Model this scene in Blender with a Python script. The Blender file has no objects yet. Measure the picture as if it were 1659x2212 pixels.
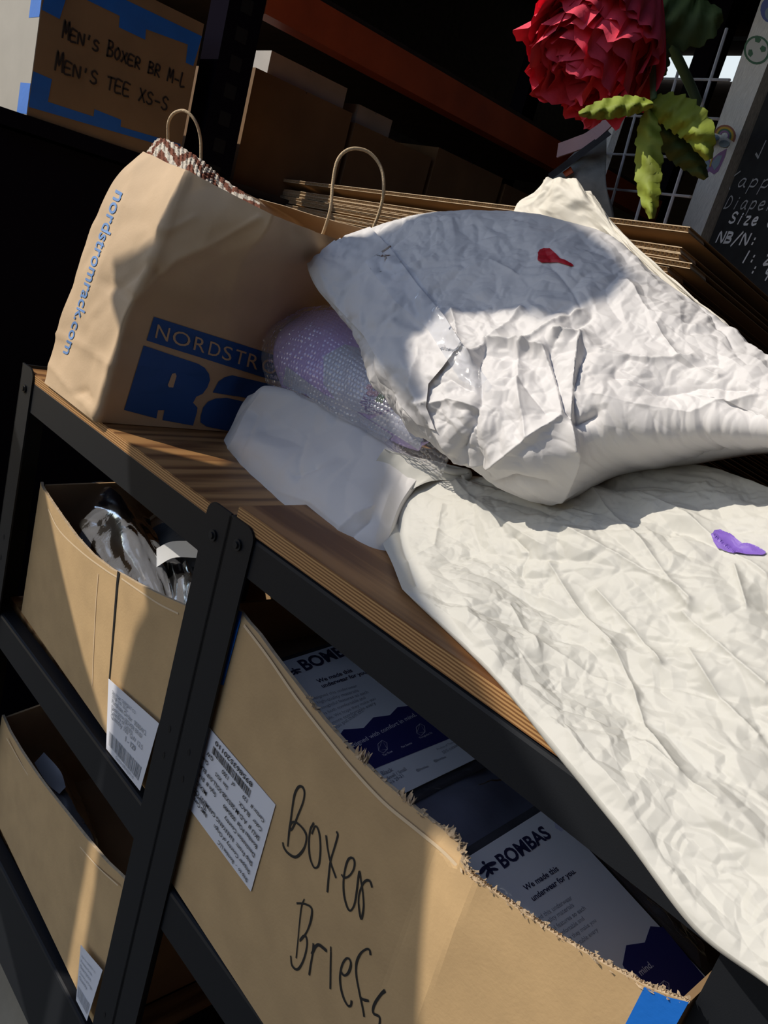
import bpy, bmesh, math, random
import numpy as np
from mathutils import Vector, Matrix
from mathutils.bvhtree import BVHTree
random.seed(4); RS = np.random.RandomState(11)
sc = bpy.context.scene; COL = sc.collection
# ------------------------------------------------------------ camera
W, H, F = 1659.0, 2212.0, 1673.0
CX, CY = W/2, H/2
EYE = np.array([0.0, 0.0, 1.27])
R = np.array([[0.64178483, 0.39235269, -0.65891699],
              [0.71771691, -0.004595, 0.69631984],
              [0.27017523, -0.91980338, -0.28454716]])   # rows: world axes in camera space (right, down, forward)
cam = bpy.data.cameras.new('camera'); camo = bpy.data.objects.new('camera', cam); COL.objects.link(camo)
rt, dn, fw = R[:, 0], R[:, 1], R[:, 2]
M = Matrix(((rt[0], -dn[0], -fw[0], EYE[0]), (rt[1], -dn[1], -fw[1], EYE[1]), (rt[2], -dn[2], -fw[2], EYE[2]), (0, 0, 0, 1)))
camo.matrix_world = M
cam.sensor_fit = 'VERTICAL'; cam.sensor_height = 36.0; cam.lens = 36.0*F/H; cam.clip_start = 0.02; cam.clip_end = 60
sc.camera = camo
# ------------------------------------------------------------ sky, sun, exposure
SUN_EL = math.radians(37.0); AZ = np.array([0.66, 0.751]); AZ = AZ/np.linalg.norm(AZ)   # horizontal travel of the sunlight
LDIR = np.array([AZ[0]*math.cos(SUN_EL), AZ[1]*math.cos(SUN_EL), -math.sin(SUN_EL)])
w = bpy.data.worlds.new('sky'); sc.world = w; w.use_nodes = True
nt = w.node_tree; bg = nt.nodes['Background']
sky = nt.nodes.new('ShaderNodeTexSky'); sky.sky_type = 'NISHITA'; sky.sun_disc = False
sky.sun_elevation = SUN_EL; sky.sun_rotation = math.atan2(-AZ[0], -AZ[1]); sky.air_density = 1.0; sky.dust_density = 0.5
tint = nt.nodes.new('ShaderNodeMix'); tint.data_type = 'RGBA'; tint.blend_type = 'MULTIPLY'; tint.inputs[0].default_value = 1.0; tint.inputs[7].default_value = (1.0, .985, 1.0, 1)
nt.links.new(sky.outputs[0], tint.inputs[6]); nt.links.new(tint.outputs[2], bg.inputs[0]); bg.inputs[1].default_value = 0.138
sl = bpy.data.lights.new('sun', 'SUN'); sl.energy = 3.45; sl.angle = math.radians(0.45); sl.color = (1.0, 0.90, 0.76)
so = bpy.data.objects.new('sun', sl); COL.objects.link(so)
so.rotation_euler = Vector(LDIR).to_track_quat('-Z', 'Y').to_euler(); so.location = (-2, -3, 4)
vs = sc.view_settings; vs.view_transform = 'Standard'; vs.look = 'None'; vs.gamma = 1; vs.exposure = 0.0; vs.use_curve_mapping = False
sc.cycles.max_bounces = 6; sc.cycles.transparent_max_bounces = 16; sc.cycles.caustics_reflective = False; sc.cycles.caustics_refractive = False

# ------------------------------------------------------------ helpers
def ray(px, py): return R @ np.array([px-CX, py-CY, F])
def at(px, py, x=None, y=None, z=None, pl=None):
    """world point where the sight line of a photo pixel meets a plane (x=, y=, z= or (point, normal))"""
    d = ray(px, py)
    if pl is not None: t = np.dot(np.array(pl[0])-EYE, pl[1])/np.dot(d, pl[1])
    elif x is not None: t = (x-EYE[0])/d[0]
    elif y is not None: t = (y-EYE[1])/d[1]
    else: t = (z-EYE[2])/d[2]
    return EYE + t*d
def pix(P):
    q = (np.asarray(P)-EYE) @ R
    return np.stack([CX+F*q[..., 0]/q[..., 2], CY+F*q[..., 1]/q[..., 2]], -1)

def node_mat(name, col, rough=0.6, metal=0.0, var=0.0, vscale=20.0, bump=0.0, bscale=200.0, spec=0.5, stretch=(1, 1, 1), coat=0.0):
    m = bpy.data.materials.new(name); m.use_nodes = True; n = m.node_tree; b = n.nodes['Principled BSDF']
    b.inputs['Base Color'].default_value = (*col, 1); b.inputs['Roughness'].default_value = rough
    b.inputs['Metallic'].default_value = metal; b.inputs['Specular IOR Level'].default_value = spec
    b.inputs['Coat Weight'].default_value = coat
    tc = n.nodes.new('ShaderNodeTexCoord'); mp = n.nodes.new('ShaderNodeMapping'); mp.inputs['Scale'].default_value = stretch
    n.links.new(tc.outputs['Object'], mp.inputs[0])
    if var:
        t = n.nodes.new('ShaderNodeTexNoise'); t.inputs['Scale'].default_value = vscale; t.inputs['Detail'].default_value = 6
        n.links.new(mp.outputs[0], t.inputs[0])
        r = n.nodes.new('ShaderNodeValToRGB'); e = r.color_ramp.elements
        e[0].position = .3; e[1].position = .7
        e[0].color = (*[c*(1-var) for c in col], 1); e[1].color = (*[min(1, c*(1+var*.6)) for c in col], 1)
        n.links.new(t.outputs[0], r.inputs[0]); n.links.new(r.outputs[0], b.inputs['Base Color'])
    if bump:
        t2 = n.nodes.new('ShaderNodeTexNoise'); t2.inputs['Scale'].default_value = bscale; t2.inputs['Detail'].default_value = 4
        n.links.new(mp.outputs[0], t2.inputs[0])
        bp = n.nodes.new('ShaderNodeBump'); bp.inputs['Strength'].default_value = bump; bp.inputs['Distance'].default_value = .002
        n.links.new(t2.outputs[0], bp.inputs['Height']); n.links.new(bp.outputs[0], b.inputs['Normal'])
    return m
def film_mat(name, tint=(1, 1, 1), gloss=0.25, rough=0.08, white=0.0, bump=0.6, bscale=60, base=0.0):
    m = bpy.data.materials.new(name); m.use_nodes = True; n = m.node_tree; n.nodes.remove(n.nodes['Principled BSDF'])
    out = n.nodes['Material Output']
    tr = n.nodes.new('ShaderNodeBsdfTransparent'); tr.inputs[0].default_value = (*tint, 1)
    gl = n.nodes.new('ShaderNodeBsdfGlossy'); gl.inputs['Roughness'].default_value = rough; gl.inputs[0].default_value = (1, 1, 1, 1)
    df = n.nodes.new('ShaderNodeBsdfDiffuse'); df.inputs[0].default_value = (.85, .88, .95, 1)
    lw = n.nodes.new('ShaderNodeLayerWeight'); lw.inputs[0].default_value = gloss
    mx = n.nodes.new('ShaderNodeMixShader'); mx2 = n.nodes.new('ShaderNodeMixShader'); mx2.inputs[0].default_value = white
    tc = n.nodes.new('ShaderNodeTexCoord'); t = n.nodes.new('ShaderNodeTexNoise'); t.inputs['Scale'].default_value = bscale; t.inputs['Detail'].default_value = 3
    bp = n.nodes.new('ShaderNodeBump'); bp.inputs['Strength'].default_value = bump; bp.inputs['Distance'].default_value = .004
    L = n.links.new
    L(tc.outputs['Object'], t.inputs[0]); L(t.outputs[0], bp.inputs['Height'])
    L(bp.outputs[0], gl.inputs['Normal']); L(bp.outputs[0], lw.inputs['Normal']); L(bp.outputs[0], df.inputs['Normal'])
    L(tr.outputs[0], mx2.inputs[1]); L(df.outputs[0], mx2.inputs[2])
    ba = n.nodes.new('ShaderNodeMath'); ba.inputs[1].default_value = base; ba.use_clamp = True; L(lw.outputs['Fresnel'], ba.inputs[0]); L(ba.outputs[0], mx.inputs[0]); L(mx2.outputs[0], mx.inputs[1]); L(gl.outputs[0], mx.inputs[2]); L(mx.outputs[0], out.inputs[0])
    return m
def wood_mat(name, c1, c2, axis='Y', scale=28.0, dist=6.0):
    m = bpy.data.materials.new(name); m.use_nodes = True; n = m.node_tree; b = n.nodes['Principled BSDF']; L = n.links.new
    tc = n.nodes.new('ShaderNodeTexCoord'); mp = n.nodes.new('ShaderNodeMapping')
    mp.inputs['Scale'].default_value = (1, .16, 1) if axis == 'Y' else (.22, 1, 1)
    L(tc.outputs['Object'], mp.inputs[0])
    wv = n.nodes.new('ShaderNodeTexWave'); wv.bands_direction = 'X' if axis == 'Y' else 'Y'; wv.inputs['Scale'].default_value = scale
    wv.inputs['Distortion'].default_value = dist; wv.inputs['Detail'].default_value = 3; wv.inputs['Detail Scale'].default_value = 1.2
    L(mp.outputs[0], wv.inputs[0])
    ns = n.nodes.new('ShaderNodeTexNoise'); ns.inputs['Scale'].default_value = 12; ns.inputs['Detail'].default_value = 5; L(mp.outputs[0], ns.inputs[0])
    mx = n.nodes.new('ShaderNodeMix'); mx.data_type = 'FLOAT'; mx.inputs[0].default_value = .5
    L(wv.outputs[1], mx.inputs[2]); L(ns.outputs[0], mx.inputs[3])
    mp2 = n.nodes.new('ShaderNodeMapping'); mp2.inputs['Scale'].default_value = (160, 7, 160) if axis == 'Y' else (7, 160, 160); L(tc.outputs['Object'], mp2.inputs[0])
    n2 = n.nodes.new('ShaderNodeTexNoise'); n2.inputs['Scale'].default_value = 1.0; n2.inputs['Detail'].default_value = 4; L(mp2.outputs[0], n2.inputs[0])
    mx2 = n.nodes.new('ShaderNodeMix'); mx2.data_type = 'FLOAT'; mx2.inputs[0].default_value = .38; L(mx.outputs[0], mx2.inputs[2]); L(n2.outputs[0], mx2.inputs[3])
    r = n.nodes.new('ShaderNodeValToRGB'); e = r.color_ramp.elements; e[0].position = .34; e[1].position = .62
    e[0].color = (*c1, 1); e[1].color = (*c2, 1); L(mx2.outputs[0], r.inputs[0]); L(r.outputs[0], b.inputs['Base Color'])
    b.inputs['Roughness'].default_value = .5
    return m
def ply_edge_mat(name):
    m = bpy.data.materials.new(name); m.use_nodes = True; n = m.node_tree; b = n.nodes['Principled BSDF']; L = n.links.new
    tc = n.nodes.new('ShaderNodeTexCoord'); sp = n.nodes.new('ShaderNodeSeparateXYZ'); L(tc.outputs['Object'], sp.inputs[0])
    ns = n.nodes.new('ShaderNodeTexNoise'); ns.inputs['Scale'].default_value = 40; L(tc.outputs['Object'], ns.inputs[0])
    ad = n.nodes.new('ShaderNodeMath'); ad.operation = 'MULTIPLY_ADD'; ad.inputs[1].default_value = .0010; L(ns.outputs[0], ad.inputs[0]); L(sp.outputs[2], ad.inputs[2])
    mu = n.nodes.new('ShaderNodeMath'); mu.operation = 'MULTIPLY'; mu.inputs[1].default_value = 2*math.pi/.0029; L(ad.outputs[0], mu.inputs[0])
    si = n.nodes.new('ShaderNodeMath'); si.operation = 'SINE'; L(mu.outputs[0], si.inputs[0])
    r = n.nodes.new('ShaderNodeValToRGB'); e = r.color_ramp.elements; e[0].position = .35; e[1].position = .6
    e[0].color = (.22, .095, .03, 1); e[1].color = (.52, .30, .12, 1)
    mm = n.nodes.new('ShaderNodeMath'); mm.operation = 'MULTIPLY_ADD'; mm.inputs[1].default_value = .5; mm.inputs[2].default_value = .5
    L(si.outputs[0], mm.inputs[0]); L(mm.outputs[0], r.inputs[0]); L(r.outputs[0], b.inputs['Base Color']); b.inputs['Roughness'].default_value = .55
    return m

MT = dict(
 kraft=node_mat('kraft_paper', (.62, .455, .29), .75, var=.10, vscale=14, bump=.10, bscale=260),
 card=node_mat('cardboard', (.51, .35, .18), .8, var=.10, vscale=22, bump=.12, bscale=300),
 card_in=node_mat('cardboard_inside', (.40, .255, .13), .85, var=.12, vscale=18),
 card_edge=node_mat('cardboard_edge', (.60, .46, .30), .85, var=.2, vscale=160),
 torn=node_mat('torn_cardboard', (.50, .38, .25), .9, var=.25, vscale=200, bump=.5, bscale=400),
 crease=node_mat('score_line', (.66, .52, .35), .8),
 white=node_mat('white_mailer_paper', (.73, .72, .725), .62, var=.03, vscale=8, bump=.10, bscale=90),
 cream=node_mat('cream_mailer_paper', (.60, .60, .565), .6, var=.03, vscale=6, bump=.10, bscale=90),
 ear=node_mat('ivory_paper', (.82, .78, .68), .6, var=.04, vscale=10, bump=.1, bscale=90),  # white mailer paper with the yellow of direct sun put into its colour
 black=node_mat('black_powder_coat', (.011, .013, .017), .5, bump=.05, bscale=900, spec=.22),
 hole=node_mat('dark_hole', (.003, .003, .004), .9),
 bolt=node_mat('bolt_steel', (.02, .022, .026), .3, metal=.4),
 plytop=wood_mat('plywood_face', (.17, .075, .026), (.42, .225, .085), 'Y', 9, 14),
 plytop2=wood_mat('plywood_face_swirl', (.15, .06, .02), (.36, .18, .07), 'X', 4.5, 16),
 plyedge=ply_edge_mat('plywood_edge'),
 blue=node_mat('blue_painter_tape', (.006, .15, .62), .55, var=.08, vscale=30, bump=.15, bscale=160),
 ink=node_mat('black_marker', (.012, .012, .013), .5),
 print_black=node_mat('black_print', (.03, .03, .035), .6),
 print_grey=node_mat('grey_print', (.30, .32, .36), .6),
 label=node_mat('white_label', (.74, .76, .84), .45),
 logo_blue=node_mat('blue_ink', (.012, .085, .34), .6),
 url_blue=node_mat('light_blue_ink', (.14, .29, .62), .6),
 cardw=node_mat('printed_card', (.86, .91, .92), .35),
 navy=node_mat('navy_print', (.012, .014, .14), .35),
 navytxt=node_mat('navy_letters', (.01, .012, .06), .4),
 whitetxt=node_mat('white_letters', (.7, .72, .8), .5),
 darkcloth=node_mat('dark_fabric', (.030, .033, .043), .9, var=.4, vscale=30, bump=.6, bscale=120),
 slatecloth=node_mat('slate_fabric', (.12, .135, .19), .8, var=.5, vscale=9, bump=.3, bscale=90),
 greycloth=node_mat('grey_fabric', (.24, .255, .26), .9, var=.3, vscale=30, bump=.6, bscale=120),
 pink=node_mat('pink_strap', (.52, .36, .40), .8, bump=.4, bscale=120),
 lilac=node_mat('lilac_parcel', (.66, .50, .96), .6, var=.04, vscale=12),
 lilac_label=node_mat('pale_label', (.66, .70, .84), .5),
 dkviolet=node_mat('violet_label', (.26, .19, .45), .5),
 petal_pink=node_mat('printed_blossom', (.72, .42, .52), .6), leaf_print=node_mat('printed_leaf', (.10, .25, .12), .6),
 red=node_mat('red_sticker', (.50, .012, .025), .45), purple=node_mat('purple_sticker', (.22, .12, .55), .5),
 rope=node_mat('twisted_paper_rope', (.62, .47, .29), .8, bump=.6, bscale=500),
 petal=node_mat('red_crepe_paper', (.85, .07, .13), .8, var=.28, vscale=26, bump=.4, bscale=120),
 stem=node_mat('green_stem', (.13, .27, .15), .7), leaf=node_mat('leaf_paper', (.25, .32, .035), .7, var=.3, vscale=20), leafdk=node_mat('dark_leaf', (.05, .085, .02), .8, var=.2),
 chrome=node_mat('chrome_wire', (.62, .64, .70), .3, metal=.3),
 slate=node_mat('chalkboard', (.016, .018, .021), .9, var=.3, vscale=40),
 chalk=node_mat('chalk', (.80, .82, .86), .95),
 chalkdim=node_mat('smudged_chalk', (.42, .44, .47), .95),
 pale_wood=node_mat('whitewashed_wood', (.80, .80, .79), .75, var=.22, vscale=18, stretch=(30, 30, 3), bump=.2),
 pale_side=node_mat('weathered_wood', (.26, .23, .19), .85, var=.3, vscale=30, stretch=(20, 20, 2)),
 orange=node_mat('orange_rack_paint', (.42, .075, .02), .5, var=.2, vscale=12),
 navysteel=node_mat('dark_rack_steel', (.008, .007, .012), 1.0, spec=0.0),
 oldcard=node_mat('old_cardboard', (.27, .175, .09), .85, var=.15, vscale=14),  # cardboard colour darkened to stand in for shade on the taped carton
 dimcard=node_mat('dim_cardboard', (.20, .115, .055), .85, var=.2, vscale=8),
 greyside=node_mat('pale_carton_side', (.40, .38, .335), .8, var=.05),
 paleplastic=node_mat('pale_carton', (.42, .40, .38), .7, var=.1),
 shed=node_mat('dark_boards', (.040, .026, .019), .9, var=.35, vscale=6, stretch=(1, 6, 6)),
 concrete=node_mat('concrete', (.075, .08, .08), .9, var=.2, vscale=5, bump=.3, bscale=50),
 canvas=node_mat('canvas', (.35, .36, .36), .9, var=.1), pole=node_mat('grey_pole', (.2, .2, .2), .5),
 silver=node_mat('silver_label', (.55, .57, .60), .4), film=film_mat('clear_film', (.97, .98, 1), .12, .15, .14, .2, 45, base=.05),
 film2=film_mat('package_film', (.98, .98, 1), .05, .2, .02, .15, 25),
 bubble=film_mat('bubble_wrap', (.98, .98, 1.0), .12, .16, .12, .2, 160, base=.11),
 tapefilm=film_mat('clear_tape', (.95, .96, .98), .04, .25, .10, .15, 55, base=.03),
 knit_w=node_mat('cream_yarn', (.68, .62, .53), .95, bump=.8, bscale=300), knit_b=node_mat('rust_yarn', (.20, .065, .035), .95, bump=.8, bscale=300),
 st_y=node_mat('sticker_yellow', (.6, .38, .06), .6), st_v=node_mat('sticker_violet', (.30, .17, .36), .6), st_g=node_mat('sticker_green', (.09, .2, .13), .6), st_b=node_mat('sticker_bluegrey', (.27, .36, .45), .6), st_w=node_mat('sticker_white', (.62, .63, .62), .6), st_r=node_mat('sticker_rust', (.33, .13, .10), .6), st_bl=node_mat('sticker_blue', (.12, .16, .42), .6),
)
def link(name, me, mat, parent=None, smooth=False, **props):
    if mat is not None:
        for m_ in (mat if isinstance(mat, (list, tuple)) else [mat]): me.materials.append(MT[m_] if isinstance(m_, str) else m_)
    me.name = name
    if smooth and len(me.polygons): me.polygons.foreach_set('use_smooth', [True]*len(me.polygons))
    o = bpy.data.objects.new(name, me); COL.objects.link(o)
    if parent is not None:
        o.parent = parent; o.matrix_parent_inverse = Matrix.Translation(parent_loc(parent)).inverted()
    for k, v in props.items(): o[k] = v
    return o
def parent_loc(p):      # a part's own world matrix is the identity, only the thing's Empty is moved
    return p.location.copy() if p.parent is None else Vector((0, 0, 0))
def thing(name, label, cat, loc, group=None):
    o = bpy.data.objects.new(name, None); COL.objects.link(o); o.location = Vector([float(c) for c in loc]); o.empty_display_size = .05
    o['label'] = label; o['category'] = cat
    if group: o['group'] = group
    return o
def tag(o, label, cat, group=None):
    o['label'] = label; o['category'] = cat
    if group: o['group'] = group
    return o
class MB:
    def __init__(s): s.v = []; s.f = []; s.m = []
    def add(s, vs, fs, m=0):
        b = len(s.v); s.v += [tuple(map(float, p)) for p in vs]
        s.f += [tuple(b+i for i in f) for f in fs]; s.m += [m]*len(fs); return s
    def box(s, a, b, m=0):
        x0, y0, z0 = a; x1, y1, z1 = b
        return s.add([(x0, y0, z0), (x1, y0, z0), (x1, y1, z0), (x0, y1, z0), (x0, y0, z1), (x1, y0, z1), (x1, y1, z1), (x0, y1, z1)],
                     [(0, 3, 2, 1), (4, 5, 6, 7), (0, 1, 5, 4), (1, 2, 6, 5), (2, 3, 7, 6), (3, 0, 4, 7)], m)
    def hexa(s, p, m=0):   # 4 bottom + 4 top points
        return s.add(p, [(0, 3, 2, 1), (4, 5, 6, 7), (0, 1, 5, 4), (1, 2, 6, 5), (2, 3, 7, 6), (3, 0, 4, 7)], m)
    def prism(s, poly, off, m=0):
        n = len(poly); off = np.array(off); p = [np.array(q) for q in poly]
        return s.add(p+[q+off for q in p], [tuple(range(n))[::-1], tuple(range(n, 2*n))]+[(i, (i+1) % n, n+(i+1) % n, n+i) for i in range(n)], m)
    def grid(s, G, m=0, flip=False):
        G = np.asarray(G); a, b = G.shape[:2]; vs = G.reshape(-1, 3)
        fs = [(i*b+j, i*b+j+1, (i+1)*b+j+1, (i+1)*b+j) for i in range(a-1) for j in range(b-1)]
        if flip: fs = [f[::-1] for f in fs]
        return s.add(vs, fs, m)
    def tube(s, pts, r, n=8, m=0, cap=True):
        pts = [np.array(p, float) for p in pts]; k = len(pts); rr = r if hasattr(r, '__len__') else [r]*k
        T = [pts[min(i+1, k-1)]-pts[max(i-1, 0)] for i in range(k)]; T = [t/(np.linalg.norm(t)+1e-12) for t in T]
        u = np.cross(T[0], (0, 0, 1)); u = u if np.linalg.norm(u) > 1e-4 else np.cross(T[0], (0, 1, 0)); u /= np.linalg.norm(u)
        vs = []
        for i in range(k):
            u = u-T[i]*np.dot(u, T[i]); u /= np.linalg.norm(u); v = np.cross(T[i], u)
            vs += [pts[i]+rr[i]*(math.cos(a)*u+math.sin(a)*v) for a in [2*math.pi*j/n for j in range(n)]]
        fs = [(i*n+j, i*n+(j+1) % n, (i+1)*n+(j+1) % n, (i+1)*n+j) for i in range(k-1) for j in range(n)]
        if cap: fs += [tuple(range(n))[::-1], tuple(range((k-1)*n, k*n))]
        return s.add(vs, fs, m)
    def mesh(s, name='mesh'):
        me = bpy.data.meshes.new(name); me.from_pydata(s.v, [], s.f); me.polygons.foreach_set('material_index', s.m); me.update(); return me
    def build(s, name, mat, parent=None, smooth=False, **p): return link(name, s.mesh(name), mat, parent, smooth, **p)
def spline(P, n=8):
    P = [np.array(p, float) for p in P]; Q = [2*P[0]-P[1]]+P+[2*P[-1]-P[-2]]; out = []
    for i in range(1, len(Q)-2):
        for k in range(n):
            t = k/n; a, b, c, d = Q[i-1:i+3]
            out.append(.5*((2*b)+(c-a)*t+(2*a-5*b+4*c-d)*t*t+(3*b-a-3*c+d)*t**3))
    out.append(P[-1]); return out
def ribbon(mb, pts, nrm, wd, m=0):
    """flat stroke of varying width on a surface"""
    k = len(pts); ww = wd if hasattr(wd, '__len__') else [wd]*k; L_, R_ = [], []
    for i in range(k):
        t = pts[min(i+1, k-1)]-pts[max(i-1, 0)]; t = t/(np.linalg.norm(t)+1e-12)
        s = np.cross(nrm, t); s /= np.linalg.norm(s)+1e-12
        e = np.zeros(3)
        if i == 0: e = -t*ww[i]*.4
        if i == k-1: e = t*ww[i]*.4
        L_.append(pts[i]+s*ww[i]/2+e); R_.append(pts[i]-s*ww[i]/2+e)
    mb.grid(np.array([L_, R_]), m)
# text as real outlines
_TX = {}
def text_mesh(s, bold=0.0):
    if (s, bold) not in _TX:
        c = bpy.data.curves.new('text', 'FONT'); c.body = s; c.resolution_u = 3; c.offset = bold
        o = bpy.data.objects.new('text', c); me = bpy.data.meshes.new_from_object(o)
        v = np.array([q.co[:] for q in me.vertices]).reshape(-1, 3)[:, :2]; f = [tuple(p.vertices) for p in me.polygons]
        bpy.data.objects.remove(o); bpy.data.curves.remove(c); bpy.data.meshes.remove(me)
        _TX[(s, bold)] = (v, f)
    return _TX[(s, bold)]
def put_text(mb, s, p0, p1, nrm, hscale=1.0, m=0, bold=0.0, off=.0006, fn=None):
    """text s so that its baseline runs from p0 to p1 on a surface with normal nrm"""
    v, f = text_mesh(s, bold)
    if len(v) == 0: return
    p0 = np.array(p0); d = np.array(p1)-p0; Ln = np.linalg.norm(d); ex = d/Ln
    ey = np.cross(nrm, ex); ey /= np.linalg.norm(ey); x0 = v[:, 0].min(); sc_ = Ln/(v[:, 0].max()-x0)
    P = p0+np.outer((v[:, 0]-x0)*sc_, ex)+np.outer(v[:, 1]*sc_*hscale, ey)+np.array(nrm)*off
    if fn is not None: P = np.array([fn(q) for q in P])
    mb.add(P, f, m)
# crumpled paper: warped triangulated noise with straight facets and sharp creases
def _hash(i, j, seed):
    n = (i.astype(np.int64)*374761393 + j.astype(np.int64)*668265263 + seed*974711) & 0x7fffffff
    n = ((n ^ (n >> 13))*1274126177) & 0x7fffffff
    return ((n ^ (n >> 16)) & 0xffff)/65535.0
def vnoise(x, y, seed):
    i = np.floor(x); j = np.floor(y); a = x-i; b = y-j; a = a*a*(3-2*a); b = b*b*(3-2*b)
    h = lambda p, q: _hash(i+p, j+q, seed)
    return (h(0, 0)*(1-a)+h(1, 0)*a)*(1-b)+(h(0, 1)*(1-a)+h(1, 1)*a)*b
def facet(x, y, seed, warp=.5, ang=0.0, sx=1.0, sy=1.0):
    c, s = math.cos(ang), math.sin(ang); X = (c*x+s*y)*sx; Y = (-s*x+c*y)*sy
    X, Y = X+warp*2*(vnoise(X*.8+3, Y*.8, seed+1)-.5), Y+warp*2*(vnoise(X*.8, Y*.8+7, seed+2)-.5)
    k = (X+Y)*.36602540378; i = np.floor(X+k); j = np.floor(Y+k); a = X+k-i; b = Y+k-j
    up = a > b
    h00 = _hash(i, j, seed); h11 = _hash(i+1, j+1, seed); h10 = _hash(i+1, j, seed); h01 = _hash(i, j+1, seed)
    return np.where(up, h00*(1-a)+h10*(a-b)+h11*b, h00*(1-b)+h01*(b-a)+h11*a)-.5
def fz(*a): return np.abs(facet(*a))      # facets with sharp fold lines between them
def bez_net(C, nu, nv):
    """interpolating Catmull-Rom surface through a net of points"""
    C = np.asarray(C, float)
    def cr(A, n):
        k = A.shape[0]; t = np.linspace(0, k-1, n); i = np.clip(np.floor(t).astype(int), 0, k-2); f = (t-i)[:, None, None]
        E_ = np.concatenate([2*A[:1]-A[1:2], A, 2*A[-1:]-A[-2:-1]])
        a, b, c, d = E_[i], E_[i+1], E_[i+2], E_[i+3]
        return .5*(2*b+(c-a)*f+(2*a-5*b+4*c-d)*f**2+(3*b-a-3*c+d)*f**3)
    G = cr(C, nu); return cr(G.transpose(1, 0, 2), nv).transpose(1, 0, 2)
def normals(G):
    du = np.gradient(G, axis=0); dv = np.gradient(G, axis=1); n = np.cross(du, dv); return n/(np.linalg.norm(n, axis=2, keepdims=True)+1e-12)
def pillow(name, C, nu, nv, thick, disp, mat, parent, toward=None, edge=.5, back_off=None):
    """a filled paper bag: front sheet through the net C, crumpled by disp(S, T, pixels) in metres, back sheet bulged behind it, one closed mesh"""
    G = bez_net(C, nu, nv); N = normals(G)
    tw = EYE if toward is None else np.array(toward)
    if np.mean(np.sum(N*(tw-G), 2)) < 0: N = -N
    u = np.linspace(0, 1, nu)[:, None]; v = np.linspace(0, 1, nv)[None, :]
    ev = (G[:, -1]-G[:, 0]).mean(0); ev /= np.linalg.norm(ev); nm = N.mean((0, 1)); eu = np.cross(nm, ev); eu /= np.linalg.norm(eu)
    s = G @ eu; t = G @ ev
    d = disp(s, t, pix(G))*(.3+.7*np.clip(np.minimum(np.minimum(u, 1-u)*nu, np.minimum(v, 1-v)*nv)/24, 0, 1))
    prof = (np.clip(4*u*(1-u), 0, 1)**edge)*(np.clip(4*v*(1-v), 0, 1)**edge)
    Fr = G + N*d[..., None]
    B = G - N*(thick*prof)[..., None] if back_off is None else G+(np.array(back_off)[None, None]*prof[..., None])
    st = 4; iu = sorted(set(list(range(0, nu, st))+[nu-1])); iv = sorted(set(list(range(0, nv, st))+[nv-1]))
    V = list(Fr.reshape(-1, 3)); Fc = []
    idx = np.arange(nu*nv).reshape(nu, nv)
    a, b, c, e = idx[:-1, :-1], idx[:-1, 1:], idx[1:, 1:], idx[1:, :-1]
    Fc = np.stack([a, b, c, e], -1).reshape(-1, 4).tolist()
    # back sheet shares the rim
    bi = np.zeros((nu, nv), int); base = len(V); k = 0
    for i in range(nu):
        for j in range(nv):
            if i in (0, nu-1) or j in (0, nv-1): bi[i, j] = idx[i, j]
            else: bi[i, j] = base+k; k += 1
    V += list(B[1:-1, 1:-1].reshape(-1, 3))
    Fc += np.stack([bi[:-1, :-1], bi[1:, :-1], bi[1:, 1:], bi[:-1, 1:]], -1).reshape(-1, 4).tolist()
    me = bpy.data.meshes.new(name); me.from_pydata([tuple(map(float, p)) for p in V], [], Fc); me.update()
    o = link(name, me, mat, parent, smooth=True)
    bvh = BVHTree.FromPolygons([Vector(p) for p in Fr.reshape(-1, 3)], np.stack([a, b, c, e], -1).reshape(-1, 4).tolist())
    return o, bvh, Fr
def cast(bvh, px, py, off=.0008, nn=None):
    d = Vector(ray(px, py)).normalized(); loc, n, i, dist = bvh.ray_cast(Vector(EYE), d)
    if loc is None: return None
    if n.dot(d) > 0: n = -n
    if nn is not None: nn.append(np.array(n)); return np.array(loc)
    return np.array(loc+n*off)
def decal(bvh, poly, off=.0008, step=6.0, hole=None):
    """thin sheet of a given outline lying on a surface; outline given where the photo shows it"""
    bm = bmesh.new(); vs = [bm.verts.new((x, y, 0)) for x, y in poly]; bm.faces.new(vs)
    bmesh.ops.triangulate(bm, faces=bm.faces[:])
    for _ in range(7):
        es = [e for e in bm.edges if e.calc_length() > step]
        if not es: break
        bmesh.ops.subdivide_edges(bm, edges=es, cuts=1); bmesh.ops.triangulate(bm, faces=bm.faces[:])
    mb = MB(); vs = []; ok = []
    ns = []
    for v in bm.verts:
        p = cast(bvh, v.co.x, v.co.y, off, ns); ok.append(p is not None); vs.append(p if p is not None else (0, 0, 0))
    mn = np.mean(ns, 0) if ns else np.zeros(3); mn = mn/(np.linalg.norm(mn)+1e-9); k_ = iter(ns)
    vs = [np.array(p)+(next(k_) if o_ else mn)*off if off < .002 else np.array(p)+mn*off for p, o_ in zip(vs, ok)]
    bm.verts.index_update(); fs = [tuple(v.index for v in f.verts) for f in bm.faces if all(ok[v.index] for v in f.verts)]
    bm.free(); used = sorted({i for f in fs for i in f}); mp = {o_: k for k, o_ in enumerate(used)}
    mb.add([vs[i] for i in used], [tuple(mp[i] for i in f) for f in fs])
    return mb
def ell(cx, cy, rx, ry, n=20, a0=0): return [(cx+rx*math.cos(2*math.pi*i/n+a0), cy+ry*math.sin(2*math.pi*i/n+a0)) for i in range(n)]
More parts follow.
